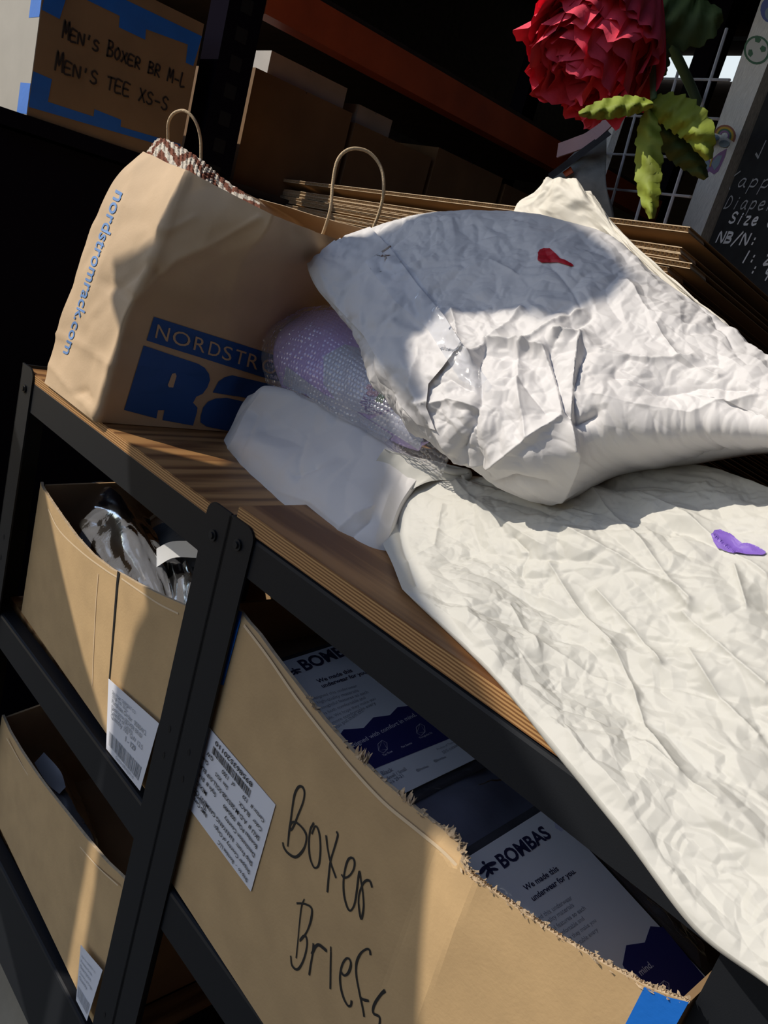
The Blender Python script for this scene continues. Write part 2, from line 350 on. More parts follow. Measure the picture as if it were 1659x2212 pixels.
def fold(px, line, amp, wd):
    """a ridge (or crease, amp<0) running along a polyline"""
    d = np.full(px.shape[:2], 1e9)
    for (x0, y0), (x1, y1) in zip(line[:-1], line[1:]):
        ax, ay = x1-x0, y1-y0; q = np.clip(((px[..., 0]-x0)*ax+(px[..., 1]-y0)*ay)/(ax*ax+ay*ay), 0, 1)
        d = np.minimum(d, np.hypot(px[..., 0]-x0-q*ax, px[..., 1]-y0-q*ay))
    return amp*np.exp(-d/wd)
def inpoly(px, poly):
    x, y = px[..., 0], px[..., 1]; r = np.zeros(x.shape, bool); n = len(poly)
    for i in range(n):
        (x0, y0), (x1, y1) = poly[i], poly[(i+1) % n]
        if y0 == y1: continue
        c = ((y0 > y) != (y1 > y)) & (x < (x1-x0)*(y-y0)/(y1-y0)+x0); r ^= c
    return r
# single-stroke letters (unit cell: width 1, height 1) for handwriting
SF = {'M': [[(0, 0), (.12, 1), (.45, .25), (.85, 1), (1, 0)]], 'E': [[(.9, 1), (.05, 1), (0, 0), (.9, 0)], [(.03, .5), (.7, .52)]], 'N': [[(0, 0), (.05, 1), (.9, 0), (.95, 1)]],
 "'": [[(.5, 1.15), (.42, .8)]], 'S': [[(.9, .85), (.5, 1), (.1, .8), (.3, .55), (.8, .4), (.85, .12), (.4, 0), (.02, .12)]], 'B': [[(.05, 0), (.08, 1)], [(.02, 1), (.7, .95), (.75, .65), (.1, .52), (.8, .42), (.85, .1), (.02, 0)]],
 'O': [[(.5, 1), (.1, .7), (.1, .25), (.5, 0), (.9, .3), (.85, .75), (.5, 1)]], 'X': [[(.05, 1), (.95, 0)], [(.9, 1), (.05, 0)]], 'R': [[(.05, 0), (.08, 1), (.75, .95), (.7, .55), (.1, .5), (.9, 0)]],
 'L': [[(.1, 1), (.05, 0), (.85, .03)]], 'T': [[(0, .95), (1, 1)], [(.5, .97), (.45, 0)]], '-': [[(.15, .45), (.85, .45)]], ' ': [],
 '(': [[(.8, 1.25), (.3, .8), (.25, .2), (.6, -.25)]], 'a': [[(.75, .6), (.4, .68), (.1, .35), (.25, .02), (.6, .15), (.75, .6), (.75, .15), (.95, 0)]],
 'p': [[(.2, .65), (.15, -.45)], [(.18, .45), (.5, .68), (.85, .5), (.7, .1), (.2, .1)]], 'D': [[(.1, 0), (.2, 1), (.75, .8), (.85, .35), (.5, .05), (.02, 0)]], 'i': [[(.5, .62), (.45, 0)], [(.52, .85), (.52, .9)]],
 'e': [[(.15, .33), (.75, .4), (.65, .65), (.3, .6), (.12, .3), (.4, 0), (.85, .1)]], 'r': [[(.2, .65), (.2, 0)], [(.2, .4), (.5, .65), (.85, .55)]], 'z': [[(.15, .65), (.8, .65), (.2, .02), (.85, 0)]],
 'c': [[(.8, .58), (.4, .66), (.12, .3), (.4, 0), (.85, .1)]], 'h': [[(.2, 1), (.15, 0)], [(.18, .4), (.55, .62), (.75, .4), (.78, 0)]], '/': [[(.9, 1.1), (.1, -.2)]], ':': [[(.5, .6), (.5, .64)], [(.48, .15), (.48, .2)]],
 '1': [[(.55, 1), (.4, 0)]], '2': [[(.1, .8), (.5, 1), (.8, .75), (.1, 0), (.9, .05)]], '4': [[(.2, 1), (.15, .5), (.85, .5)], [(.75, 1), (.65, -.1)]], 'G': [[(.85, .85), (.4, 1), (.08, .5), (.4, 0), (.85, .2), (.85, .45), (.5, .45)]]}
def hand_text(mb, s, p0, p1, nrm, hgt, wd, m=0, hs=None):
    p0 = np.array(p0); d = np.array(p1)-p0; ex = d/len(s); u = d/np.linalg.norm(d); ey = np.cross(nrm, u); ey /= np.linalg.norm(ey)
    for i, ch in enumerate(s):
        h_ = hgt*(hs[i] if hs else 1)
        for st in SF.get(ch, []):
            pts = [p0+ex*(i+.1+.78*x)+ey*h_*y+np.array(nrm)*.0008 for x, y in st]
            ribbon(mb, spline(pts, 4) if len(pts) > 2 else pts, nrm, wd, m)
T = 1.0     # height of the bench top
XF = np.array([1, 0, 0.]); YF = np.array([0, -1, 0.])

# ------------------------------------------------------------ the shed
def struct(name, mb, mat, **p): return mb.build(name, mat, None, kind='structure', **p)
MB().box((-1.16, .47, 0), (-.66, .95, .155)).build('tote_body', 'black', thing('black_tote', 'black plastic tote on the floor under the left unit, bottom left corner', 'box', (-.9, .7, 0)))  # black box added in place of the shade under the left unit
struct('floor', MB().box((-3.2, -4, -.06), (2.4, 4.2, 0)), 'concrete')
cb = struct('ceiling', MB().box((-3.2, .1, 2.9), (.81, 4.2, 2.96)), 'shed')
for i in range(9):
    link('joist', MB().box((-3.15, .3+i*.43, 2.74), (.75, .35+i*.43, 2.9)).mesh(), 'shed', cb)
struct('trim_1', MB().box((-3.2, .04, 2.60), (.81, .1, 2.96)), 'shed')  # unseen header added to keep the sun off the chalkboard
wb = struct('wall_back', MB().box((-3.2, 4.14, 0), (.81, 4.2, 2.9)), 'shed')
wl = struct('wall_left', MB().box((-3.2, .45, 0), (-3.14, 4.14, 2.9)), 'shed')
wr = struct('wall_right', MB().box((.75, -4.0, 0), (.81, 4.14, 2.9)), 'shed')  # unseen wall, brought close and run far forward to block sky

# ------------------------------------------------------------ shelving units
def rounded_plate(x0, x1, z0, z1, rl, rr, y, th):
    """front flange of an angle post with one rounded top corner, seen from the front"""
    p = [(x0, z0), (x1, z0)]
    if rr: p += [(x1-rr+rr*math.cos(a), z1-rr+rr*math.sin(a)) for a in np.linspace(0, math.pi/2, 6)]
    else: p.append((x1, z1))
    if rl: p += [(x0+rl-rl*math.sin(a), z1-rl+rl*math.cos(a)) for a in np.linspace(0, math.pi/2, 6)]
    else: p.append((x0, z1))
    return [(x, y, z) for x, z in p]
def post(parent, x0, x1, z1, yf, side, round_left, back=False):
    mb = MB(); th = .0025; s = 1 if not back else -1
    mb.prism(rounded_plate(x0, x1, 0, z1, .014 if round_left else 0, 0 if round_left else .014, yf, th), (0, th*s, 0))
    xs = x1-th if side == 'r' else x0
    mb.box((xs, min(yf, yf+.042*s), 0), (xs+th, max(yf, yf+.042*s), z1-.002))
    o = mb.build('post', 'black', parent)
    hb = MB()
    for zc in (.70, .735, .30):
        if not back:
            xc = (x0+x1)/2
            hb.add([(xc+.0026*math.cos(a), yf-.0004, zc+.0045*math.sin(a)) for a in np.linspace(0, 2*math.pi, 9)[:-1]], [tuple(range(8))])
    if hb.v: hb.build('post_hole', 'hole', o, kind='stuff')
    return o
def bolt(parent, x, y, z):
    mb = MB()
    mb.tube([(x, y, z), (x, y-.0022, z)], .0062, 14); mb.tube([(x, y-.0018, z), (x, y-.0042, z)], [.0040, .0034], 12)
    mb.build('bolt', 'bolt', parent, smooth=False)
def rail(parent, x0, x1, z0, z1, yf, inward=1):
    t = .0022; mb = MB(); yb = yf+t*inward
    prof = [(yf, z0), (yf, z1-.004), (yf+.0012*inward, z1-.0012), (yf+.004*inward, z1), (yf+.022*inward, z1), (yf+.022*inward, z1-t), (yb+.003*inward, z1-t), (yb, z1-.005), (yb, z0+.002), (yf+.022*inward, z0+.002), (yf+.022*inward, z0)]
    mb.prism([(x0, a, b) for a, b in prof], (x1-x0, 0, 0))
    return mb.build('rail', 'black', parent)
def unit(label, x0, x1, yf, yb, ztop, zpost, rails, topmat, decks, pw=.042):
    u = thing('shelving_unit', label, 'shelf', ((x0+x1)/2, (yf+yb)/2, 0))
    post(u, x0, x0+pw, zpost, yf, 'l', False); post(u, x1-pw, x1, zpost, yf, 'r', True)
    post(u, x0, x0+pw, zpost, yb, 'l', False, True); post(u, x1-pw, x1, zpost, yb, 'r', True, True)
    for (a, b) in rails:
        rail(u, x0+.004, x1-.004, a, b, yf+.0028); rail(u, x0+.004, x1-.004, a, b, yb-.0028, -1)
        for xs in (x0+.003, x1-.0052): MB().box((xs, yf+.006, a), (xs+.0022, yb-.006, b)).build('side_rail', 'black', u)
        for xx in ((x0+pw/2, x1-pw/2) if b > .9 else ()):
            bolt(u, xx, yf, (a+b)/2+.006)
    for (z0, z1, hero) in decks:
        e = .0009
        o = MB().box((x0+.004, yf+(.004 if hero else .03), z0), (x1-.004, yb-.004, z1)).build('plywood_shelf', topmat, u)
        if not hero: continue
        MB().box((x0+.0045, yf+.004-e, z0+.0004), (x1-.0045, yf+.004, z1-.0012)).build('front_edge', 'plyedge', o)
    return u
YA = .425; YB = .43; YBK = 1.06
unitA = unit('black steel shelving unit on the left with plywood top under the paper bag', -1.172, -.609, YA, YBK, T, T+.006,
     [(.944, .990), (.560, .612), (.078, .228)], 'plytop', [(.983, 1.0, 1), (.604, .6185, 0), (.218, .2345, 0)])
pv = Vector((-.609, YA, 0)); Rz = Matrix.Rotation(.036, 3, 'Z'); unitA.location = pv+Rz @ (unitA.location-pv)+Vector((0, .006, 0)); unitA.rotation_euler.z = .036
unitB = unit('black steel shelving unit on the right with plywood top under the white mailers', -.607, -.028, YB, YBK, T+.017, T+.006,
     [(.956, .997), (.505, .560), (.12, .175)], 'plytop2', [(.9985, 1.017, 1), (.548, .5615, 0), (.163, .177, 0)])
pv = Vector((-.607, YB, 0)); Rz = Matrix.Rotation(.044, 3, 'Z'); unitB.location = pv+Rz @ (unitB.location-pv); unitB.rotation_euler.z = .044   # this unit stands a little askew

# ------------------------------------------------------------ open cartons
def interp(xs, ys, x): return float(np.interp(x, xs, ys))
def carton(name, label, x0, x1, yf, yb, z0, top_px, bulge, back_h, side_h, mats=('card', 'card_in'), nx=70, nz=34, th=.004, group=None):
    c = thing(name, label, 'box', ((x0+x1)/2, (yf+yb)/2, z0), group)
    P = []
    for px, py in top_px:
        p = at(px, py, y=yf)
        for _ in range(5): p = at(px, py, y=yf-bulge(p[0], p[2], 1.0))
        P.append(p)
    tx = [p[0] for p in P]; tz = [p[2] for p in P]
    xs = np.linspace(x0, x1, nx)
    G = np.zeros((nz, nx, 3)); 
    for j, x in enumerate(xs):
        zt = interp(tx, tz, x)
        for i in range(nz):
            v = i/(nz-1); z = z0+(zt-z0)*v; G[i, j] = (x, yf-bulge(x, z, v), z)
    inner = G+np.array([0, th, 0])
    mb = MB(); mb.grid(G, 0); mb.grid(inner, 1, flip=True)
    mb.grid(np.stack([G[-1], inner[-1]]), 2); mb.grid(np.stack([G[0], inner[0]]), 0, True); mb.grid(np.stack([G[:, 0], inner[:, 0]], 1).transpose(0, 1, 2), 0); mb.grid(np.stack([G[:, -1], inner[:, -1]], 1), 0)
    fp = mb.build('front_panel', [mats[0], mats[1], 'card_edge'], c, smooth=False)
    for xs_ in (x0, x1-th):
        zf = interp(tx, tz, x0 if xs_ == x0 else x1)
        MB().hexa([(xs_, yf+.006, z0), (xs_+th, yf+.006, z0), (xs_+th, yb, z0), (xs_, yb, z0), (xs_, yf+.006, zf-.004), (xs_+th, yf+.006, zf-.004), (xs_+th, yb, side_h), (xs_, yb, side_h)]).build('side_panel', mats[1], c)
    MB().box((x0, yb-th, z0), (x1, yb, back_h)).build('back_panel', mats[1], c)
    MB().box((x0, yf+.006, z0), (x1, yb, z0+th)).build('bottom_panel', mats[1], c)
    return c, fp, (tx, tz)
# ---- carton B (Boxer Briefs)
BY = .440
topB = [(520, 1322), (560, 1370), (600, 1425), (650, 1490), (700, 1555), (760, 1622), (830, 1690), (900, 1750), (960, 1795), (985, 1812), (1002, 1850), (1012, 1885), (1060, 1922), (1130, 1972), (1200, 2020), (1300, 2080), (1400, 2133), (1500, 2172)]
xcr = at(1035, 1935, y=BY)[0]; xc0 = at(905, 2212, y=BY)[0]
zcr = at(1035, 1935, y=BY)[2]; zc0 = at(905, 2212, y=BY)[2]
sl_ = [(530, 1352), (580, 1418), (640, 1505), (700, 1583), (760, 1657), (830, 1732), (900, 1790), (955, 1835), (1000, 1880)]
_sc = [at(*p, y=BY) for p in sl_]; SCX = [p[0] for p in _sc]; SCZ = [p[2] for p in _sc]
def bulgeB(x, z, v):
    xc = xc0+(xcr-xc0)*(z-zc0)/(zcr-zc0)
    xl = at(915, 1900, y=BY)[0]-.004*(.8-z)
    b = 0.0
    up = min(1, max(0, (z-.60)/.25))
    if xl < x <= xc: b = .013*(x-xl)/max(.01, xc-xl)
    elif x > xc: b = .013*max(0, 1-(x-xc)/max(.01, (-.075-xc)))
    zs = float(np.interp(x, SCX, SCZ)); inn = .55*max(0, z-zs-.001) if x < SCX[-1] else 0
    return b*up + .0015*math.sin(math.pi*min(1, max(0, (x+.6)/.53)))*v - inn
boxB, fpB, (tbx, tbz) = carton('open_carton', 'brown open carton marked in black marker with a torn rim, on the right unit', -.600, -.072, BY, .80, .563, topB, bulgeB, .88, .90, nx=120, nz=90)
def onB(px, py, off=.0006):
    p = at(px, py, y=BY)
    for _ in range(4):
        v = (p[2]-.563)/(interp(tbx, tbz, p[0])-.563); p = at(px, py, y=BY-bulgeB(p[0], p[2], v))
    return p-np.array([0, off, 0])
# score line just under the rim
mb = MB()
pts = [onB(*p) for p in spline([np.array(q) for q in sl_], 5)]
pts = [p+np.array([0, -.0006, 0]) for p in pts]; ribbon(mb, pts, YF, .0032)
mb.build('score_line', 'crease', fpB)
# marker writing
Z = lambda L: [(590+x/4.0077, 1660+y/4.0077) for x, y in L]
strokes = [
 ([(130, 668), (140, 560), (152, 470), (175, 300), (192, 215), (222, 160), (255, 158), (274, 205), (262, 290), (215, 410), (188, 480), (160, 530), (146, 520), (155, 480), (185, 460), (235, 490), (278, 545), (292, 600), (275, 680), (235, 740), (190, 765), (130, 730), (95, 680), (88, 645)], 15),
 ([(352, 475), (325, 530), (312, 640), (320, 760), (345, 835), (370, 860), (398, 830), (412, 720), (408, 600), (390, 520), (365, 500), (340, 560)], 14),
 ([(462, 585), (475, 690), (500, 810), (545, 940)], 13), ([(555, 550), (562, 580), (535, 680), (500, 800), (485, 920), (473, 1062)], 13),
 ([(598, 920), (620, 945), (665, 925), (700, 870), (708, 810), (690, 772), (655, 785), (628, 860), (612, 980), (618, 1100), (645, 1200), (675, 1228), (708, 1170), (728, 1050), (742, 930), (752, 890), (762, 960), (780, 1080), (786, 1200), (768, 1298), (752, 1250), (742, 1150), (752, 1070), (785, 990), (820, 965), (845, 980), (858, 1022)], 13),
 ([(272, 1132), (250, 1190), (232, 1330), (215, 1520), (203, 1635)], 10), ([(212, 1165), (265, 1168), (320, 1190), (340, 1230), (328, 1320), (300, 1400), (270, 1450), (235, 1490), (265, 1450), (290, 1460), (296, 1530), (275, 1630), (240, 1710), (205, 1738), (165, 1700), (156, 1625)], 14),
 ([(352, 1520), (345, 1600), (328, 1700), (316, 1780)], 14), ([(340, 1600), (370, 1540), (400, 1525), (435, 1550), (460, 1572)], 18),
 ([(503, 1545), (502, 1575)], 10), ([(503, 1590), (500, 1740), (498, 1900)], 12),
 ([(590, 1760), (620, 1790), (655, 1765), (676, 1700), (665, 1650), (635, 1645), (600, 1700), (582, 1800), (590, 1900), (615, 1990), (650, 2050), (675, 2050), (682, 2015)], 16),
 ([(845, 1605), (838, 1570), (810, 1562), (760, 1600), (725, 1680), (722, 1780), (742, 1900), (765, 2010), (780, 2080), (790, 2140)], 14), ([(760, 1985), (790, 2000), (825, 2008)], 14),
 ([(968, 1925), (940, 1950), (890, 2020), (868, 2080), (875, 2120), (915, 2140), (928, 2170), (922, 2240)], 18)]
mb = MB()
for L_, wd in strokes:
    pts = [onB(*p, .0007) for p in spline([np.array(q) for q in Z(L_)], 5)]
    base = wd/4.0077*.00066
    ww = [base*(.72+.38*vnoise(np.array([k*.16+wd]), np.array([L_[0][0]*.1]), 5)[0]) for k in range(len(pts))]
    ribbon(mb, pts, YF, ww)
mb.build('marker_writing', 'ink', fpB, label='black marker writing that reads Boxer Briefs')
# shipping label, upside down
def label_quad(parent, x0, x1, z0, z1, y, name='shipping_label'):
    return MB().box((x0, y-.0008, z0), (x1, y-.0003, z1)).build(name, 'label', parent, label='white printed shipping label')
yL = BY-.0016
p_tr = at(592, 1735, y=yL); p_br = at(545, 1930, y=yL)
lx1 = (p_tr[0]+p_br[0])/2; lz1 = p_tr[2]; lz0 = p_br[2]; lx0 = lx1-.158
lab = label_quad(fpB, lx0, lx1, lz0, lz1, yL+.0006)
LB_N = np.array([0, -1, 0.]); mb = MB(); bc = MB()
def labtext(s, a, b, row, hs=1.0):
    if s[0] == '8': hs = .6
    z = lz0+(lz1-lz0)*row
    put_text(mb, s, (lx1-.158*a, yL-.0006, z), (lx1-.158*b, yL-.0006, z), LB_N, hs, bold=.012)
for s, a, b, r in [('Ship to  -  Bombas LLC', .05, .42, .115), ('Shipper Country of Origin', .05, .50, .215), ('RMS Cert', .60, .78, .215), ('Ship From:  NANYANG GARMENT CO., LTD', .05, .92, .315), ('Thailand', .62, .78, .275),
                   ('Destination Country', .05, .42, .415), ('MEXICO', .66, .83, .415), ('Bombas PO#  0000499', .05, .46, .515), ('Style #  8141', .56, .80, .515),
                   ('SKU #  A-D-M-285X2B-SOLL-01P BLACK-XS', .05, .93, .612), ('Color   BLACK', .05, .32, .71), ('Size  XS/S', .46, .62, .71), ('Quantity', .72, .86, .71), ('Carton #   129', .05, .30, .81), ('of   1300', .40, .56, .81), ('GW', .68, .76, .81), ('895863520110', .24, .70, 1.0)]: labtext(s, a, b, r-.035, .95)
x = lx1-.158*.24
while x > lx1-.158*.72:
    wbar = random.choice([.0006, .0009, .0014]); bc.add([(x, yL-.0008, lz0+.80*(lz1-lz0)), (x-wbar, yL-.0008, lz0+.80*(lz1-lz0)), (x-wbar, yL-.0008, lz0+.885*(lz1-lz0)), (x, yL-.0008, lz0+.885*(lz1-lz0))], [(0, 1, 2, 3)]); x -= wbar+random.choice([.0006, .0008, .0014])
mb.build('printed_text', 'print_black', lab); bc.build('barcode', 'print_black', lab)
# blue tape at both ends
q = [onB(*p, .0009) for p in [(1393, 2131), (1440, 2152), (1489, 2164), (1455, 2225), (1345, 2225)]]
MB().prism(q, (0, .0004, 0)).build('blue_tape', 'blue', fpB, label='strip of blue painter tape on the right corner')
q = [onB(*p, .0012) for p in [(524, 1322), (520, 1345), (484, 1480), (455, 1470), (500, 1310)]]
MB().prism(q, (0, .0004, 0)).build('blue_tape', 'blue', fpB)
# torn rim: curled scraps of liner and exposed fluting
mb = MB(); rng = random.Random(8)
edge = [np.array(p) for p in topB]
def rim(px_pts, n, wmin, wmax, hmin, hmax):
    S_ = spline([np.array(p) for p in px_pts], 10)
    for k in range(n):
        f_ = rng.random()*(len(S_)-2); p = S_[int(f_)]+(S_[int(f_)+1]-S_[int(f_)])*(f_-int(f_))
        c = onB(p[0], p[1], 0)+np.array([0, rng.uniform(-.001, .004), rng.uniform(-.0015, .0005)])
        wd = rng.uniform(wmin, wmax); h_ = rng.uniform(hmin, hmax); a = rng.uniform(-.7, .7); tip = np.array([rng.uniform(-.003, .003), rng.uniform(-.003, .004), h_])
        e = np.array([math.cos(a), math.sin(a)*.6, 0])*wd
        mid = c+tip*.55+np.array([rng.uniform(-.0015, .0015), rng.uniform(-.002, .002), 0])
        mb.add([c-e, c+e, mid+e*.8, mid-e*.7, c+tip+e*.25, c+tip-e*.3+np.array([0, .001, -.0006])], [(0, 1, 2, 3), (3, 2, 4, 5)])
rim([(660, 1500), (700, 1555), (760, 1622), (830, 1690), (900, 1750), (960, 1795), (985, 1815)], 110, .0007, .0022, .0005, .0024)
rim([(768, 1630), (790, 1655)], 14, .0012, .0025, .007, .014); rim([(862, 1715), (890, 1742)], 12, .001, .0022, .005, .010); rim([(965, 1795), (1002, 1850)], 22, .001, .0025, .003, .007)
rim([(1000, 1850), (1012, 1885), (1060, 1922), (1130, 1972), (1200, 2020), (1300, 2080), (1400, 2133), (1490, 2168)], 190, .0008, .0026, .0003, .0016)
mb.build('torn_rim', 'torn', fpB, kind='stuff', label='ragged torn rim with shredded fluting')
# wavy fluting along the torn right part
mb = MB(); S_ = spline([np.array(p) for p in [(1012, 1885), (1060, 1922), (1130, 1972), (1200, 2020), (1300, 2080), (1400, 2133), (1490, 2168)]], 40); wv = []
for k, p in enumerate(S_):
    c = onB(p[0], p[1], 0); wv.append(c+np.array([0, .0022+.0014*math.sin(k*1.6), .0006+.001*vnoise(np.array([k*.7]), np.array([3.]), 2)[0]]))
wv = np.array(wv); mb.grid(np.stack([wv-np.array([0, 0, .002]), wv])); mb.build('fluting', 'torn', fpB)

# ---- carton A (upper left) and carton C (lower left)
AY = .440
topA = [(82, 1010), (90, 1052), (105, 1075), (130, 1112), (165, 1160), (200, 1198), (240, 1229), (262, 1240), (300, 1262), (345, 1284), (395, 1306), (440, 1330)]
def bulgeA(x, z, v): return .010*math.sin(math.pi*min(1, max(0, (x+1.13)/.5)))*v
boxA, fpA, (tax, taz) = carton('open_carton', 'sunlit brown open carton of bagged garments on the upper left shelf', -1.112, -.655, AY, .80, .622, topA, bulgeA, .86, .86)
def onA(px, py, off=.0006):
    p = at(px, py, y=AY)
    for _ in range(4): p = at(px, py, y=AY-bulgeA(p[0], p[2], (p[2]-.622)/(interp(tax, taz, p[0])-.622)))
    return p-np.array([0, off, 0])
mb = MB(); ribbon(mb, [onA(*p) for p in spline([np.array(q) for q in [(105, 1100), (130, 1147), (180, 1195), (230, 1232), (256, 1248)]], 5)], YF, .0022); ribbon(mb, [onA(*p) for p in spline([np.array(q) for q in [(264, 1250), (300, 1275), (345, 1305), (385, 1325)]], 5)], YF, .0022); mb.build('score_line', 'crease', fpA)
mb = MB(); mb.add([onA(*p, .0009) for p in [(255, 1233), (260, 1236), (256, 1262), (238, 1470), (236, 1470), (252, 1262)]], [(0, 1, 2, 5), (5, 2, 3, 4)]); mb.build('slit', 'hole', fpA)
mb = MB(); ribbon(mb, [onA(*p, .0007) for p in [(213, 1240), (208, 1300), (203, 1400), (200, 1480)]], YF, .0016); mb.build('score_line', 'crease', fpA)
rngE = random.Random(3); mb = MB()
S_ = spline([np.array(p) for p in topA[1:7]], 30)
for k in range(150):
    p = S_[rngE.randrange(len(S_)-1)]; c = onA(p[0], p[1], 0)+np.array([0, rngE.uniform(0, .004), -.0005]); e = np.array([rngE.uniform(.0006, .0016), 0, 0]); h_ = rngE.uniform(.0008, .0024)
    mb.add([c-e, c+e, c+np.array([rngE.uniform(-.001, .001), rngE.uniform(-.001, .001), h_])], [(0, 1, 2)])
mb.build('torn_rim', 'torn', fpA, kind='stuff')
yA2 = AY-.0108
def printed_label(parent, quad, n, lines, bar=True):
    """white label given by its four corners (tl, tr, br, bl) with rows of print and a barcode at the bottom"""
    tl, tr, br, bl = [np.array(q) for q in quad]; off = np.array(n)*.0005
    lb = MB().prism([tl, tr, br, bl], off).build('shipping_label', 'label', parent, label='white printed shipping label')
    P = lambda u, v: (tl*(1-u)+tr*u)*(1-v)+(bl*(1-u)+br*u)*v+off*2.2
    mb = MB()
    for s, u0, u1, v, bo in lines: put_text(mb, s, P(u0, v), P(u1, v), n, 1.0, bold=bo, off=.0002)
    mb.build('printed_text', 'print_grey', lb)
    if bar:
        m2 = MB(); u = .08; r_ = random.Random(2)
        while u < .92:
            w_ = r_.choice([.008, .012, .02]); m2.add([P(u, .70), P(u+w_, .70), P(u+w_, .90), P(u, .90)], [(0, 1, 2, 3)]); u += w_+r_.choice([.008, .012, .018])
        m2.build('barcode', 'print_grey', lb)
    return lb
Lq = [at(p[0], p[1], y=yA2+.003) for p in [(235, 1466), (344, 1563), (303, 1708), (230, 1617)]]
printed_label(fpA, Lq, YF, [('Ship From: GARMENT CO', .1, .6, .14, 0), ('Ship To: LLC', .1, .45, .20, 0), ('Purchase Order  0000412', .1, .85, .28, 0), ('Description BOXER BRIEF', .1, .8, .36, 0), ('Country of Origin', .1, .6, .42, 0), ('Quantity 100  GW 12.5', .1, .85, .49, 0), ('1 - 129', .48, .72, .60, .02), ('Carton 0004529110', .3, .8, .96, 0)])
topC = [(-40, 1470), (0, 1536), (20, 1580), (45, 1622), (90, 1688), (140, 1752), (190, 1815), (230, 1862), (262, 1892), (300, 1930)]
def bulgeC(x, z, v): return .008*math.sin(math.pi*min(1, max(0, (x+1.13)/.5)))*v
boxC, fpC, _ = carton('open_carton', 'dark brown open carton on the lower left shelf with a narrow strip of sun', -1.125, -.655, AY, .80, .238, topC, bulgeC, .50, .50)
def onC(px, py, off=.0006): return at(px, py, y=AY-bulgeC(-.8, 0, .6)-.001)-np.array([0, off, 0])
mb = MB(); ribbon(mb, [onC(*p) for p in spline([np.array(q) for q in [(15, 1595), (80, 1705), (150, 1800), (210, 1870), (255, 1912)]], 6)], YF, .002); mb.build('score_line', 'crease', fpC)
Lq = [at(p[0], p[1], y=AY-.0105) for p in [(175, 2041), (222, 2096), (188, 2205), (165, 2160)]]
printed_label(fpC, Lq, YF, [('Ship From: GARMENT CO', .1, .8, .16, 0), ('Purchase Order', .1, .7, .26, 0), ('Description', .1, .7, .36, 0), ('Country of Origin', .1, .85, .46, 0), ('Quantity', .1, .6, .56, 0)])

# ------------------------------------------------------------ packaged underwear in carton B
def package(label, cz, TLBR, depthplane, items, group):
    pl = depthplane; n = np.array(pl[1])/np.linalg.norm(pl[1]); q = [at(*p, pl=pl) for p in TLBR]
    pk = thing('underwear_package', label, 'package', (sum(q)/4)-n*.02, group)
    c_ = sum(q)/4
    # folded garment under the card
    qq = [c_+(p-c_)*1.10-n*.0035 for p in q]
    Cn = np.array([[qq[0], (qq[0]+qq[1])/2, qq[1]], [(qq[0]+qq[3])/2, c_-n*.001, (qq[1]+qq[2])/2], [qq[3], (qq[2]+qq[3])/2, qq[2]]])
    pillow('folded_garment', Cn, 30, 30, .02, lambda s, t, p: .0008*facet(s*40, t*40, 3)-.002, 'darkcloth', pk, toward=c_+n)
    cd = MB().prism(q, n*.0005).build('printed_card', 'cardw', pk)
    return pk, cd, n, pl, q
def card_art(cd, n, pl, navy, texts, wtexts, hexes, bee, greytexts=()):
    A = lambda p, o=.0008: at(*p, pl=pl)+n*o
    if navy: MB().add([A(p) for p in navy], [tuple(range(len(navy)))]).build('navy_band', 'navy', cd)
    mb = MB()
    for s, a, b, hs, bo in texts: put_text(mb, s, A(a), A(b), n, hs, bold=bo, off=.0002)
    if bee:
        u = A(bee[1])-A(bee[0]); ln = np.linalg.norm(u); u /= ln; v = np.cross(n, u); o = A(bee[0], .0010)
        E = lambda cx, cy, rx, ry, a=0, k=14: [o+u*ln*(cx+rx*math.cos(a)*math.cos(t)-ry*math.sin(a)*math.sin(t))+v*ln*(cy+rx*math.sin(a)*math.cos(t)+ry*math.cos(a)*math.sin(t)) for t in np.linspace(0, 2*math.pi, k+1)[:-1]]
        for e in [(0.5, .02, .13, .34), (.18, .18, .34, .12, .25), (.82, .18, .34, .12, -.25), (.26, -.12, .26, .09, .55), (.74, -.12, .26, .09, -.55), (.5, .46, .10, .10)]:
            P = E(*e); mb.add(P, [tuple(range(len(P)))])
    mb.build('printed_text', 'navytxt', cd)
    if greytexts:
        mg = MB()
        for s, a, b, hs, bo in greytexts: put_text(mg, s, A(a), A(b), n, hs, bold=bo, off=.0002)
        mg.build('small_print', 'print_grey', cd)
    mw = MB()
    for s, a, b, hs, bo in wtexts: put_text(mw, s, A(a, .001), A(b, .001), n, hs, bold=bo, off=.0003)
    for (cx, cy, r_) in hexes:
        P = [A((cx+r_*.8*math.cos(a), cy+r_*math.sin(a)), .0013) for a in np.linspace(.4, .4+2*math.pi, 7)]
        ribbon(mw, P, n, .0005); ribbon(mw, [P[0], P[2], P[4], P[0]], n, .0004)
    if mw.v: mw.build('white_print', 'whitetxt', cd)
pl1 = (np.array([-.45, .52, .862]), np.array([.10, -.16, 1.0]))
pk1, cd1, n1, _, q1 = package('white card package marked by a navy band, between carton rim and black rail, further one', .86, [(578, 1440), (800, 1370), (1085, 1612), (810, 1745)], pl1, None, 'packaged underwear in the torn carton')
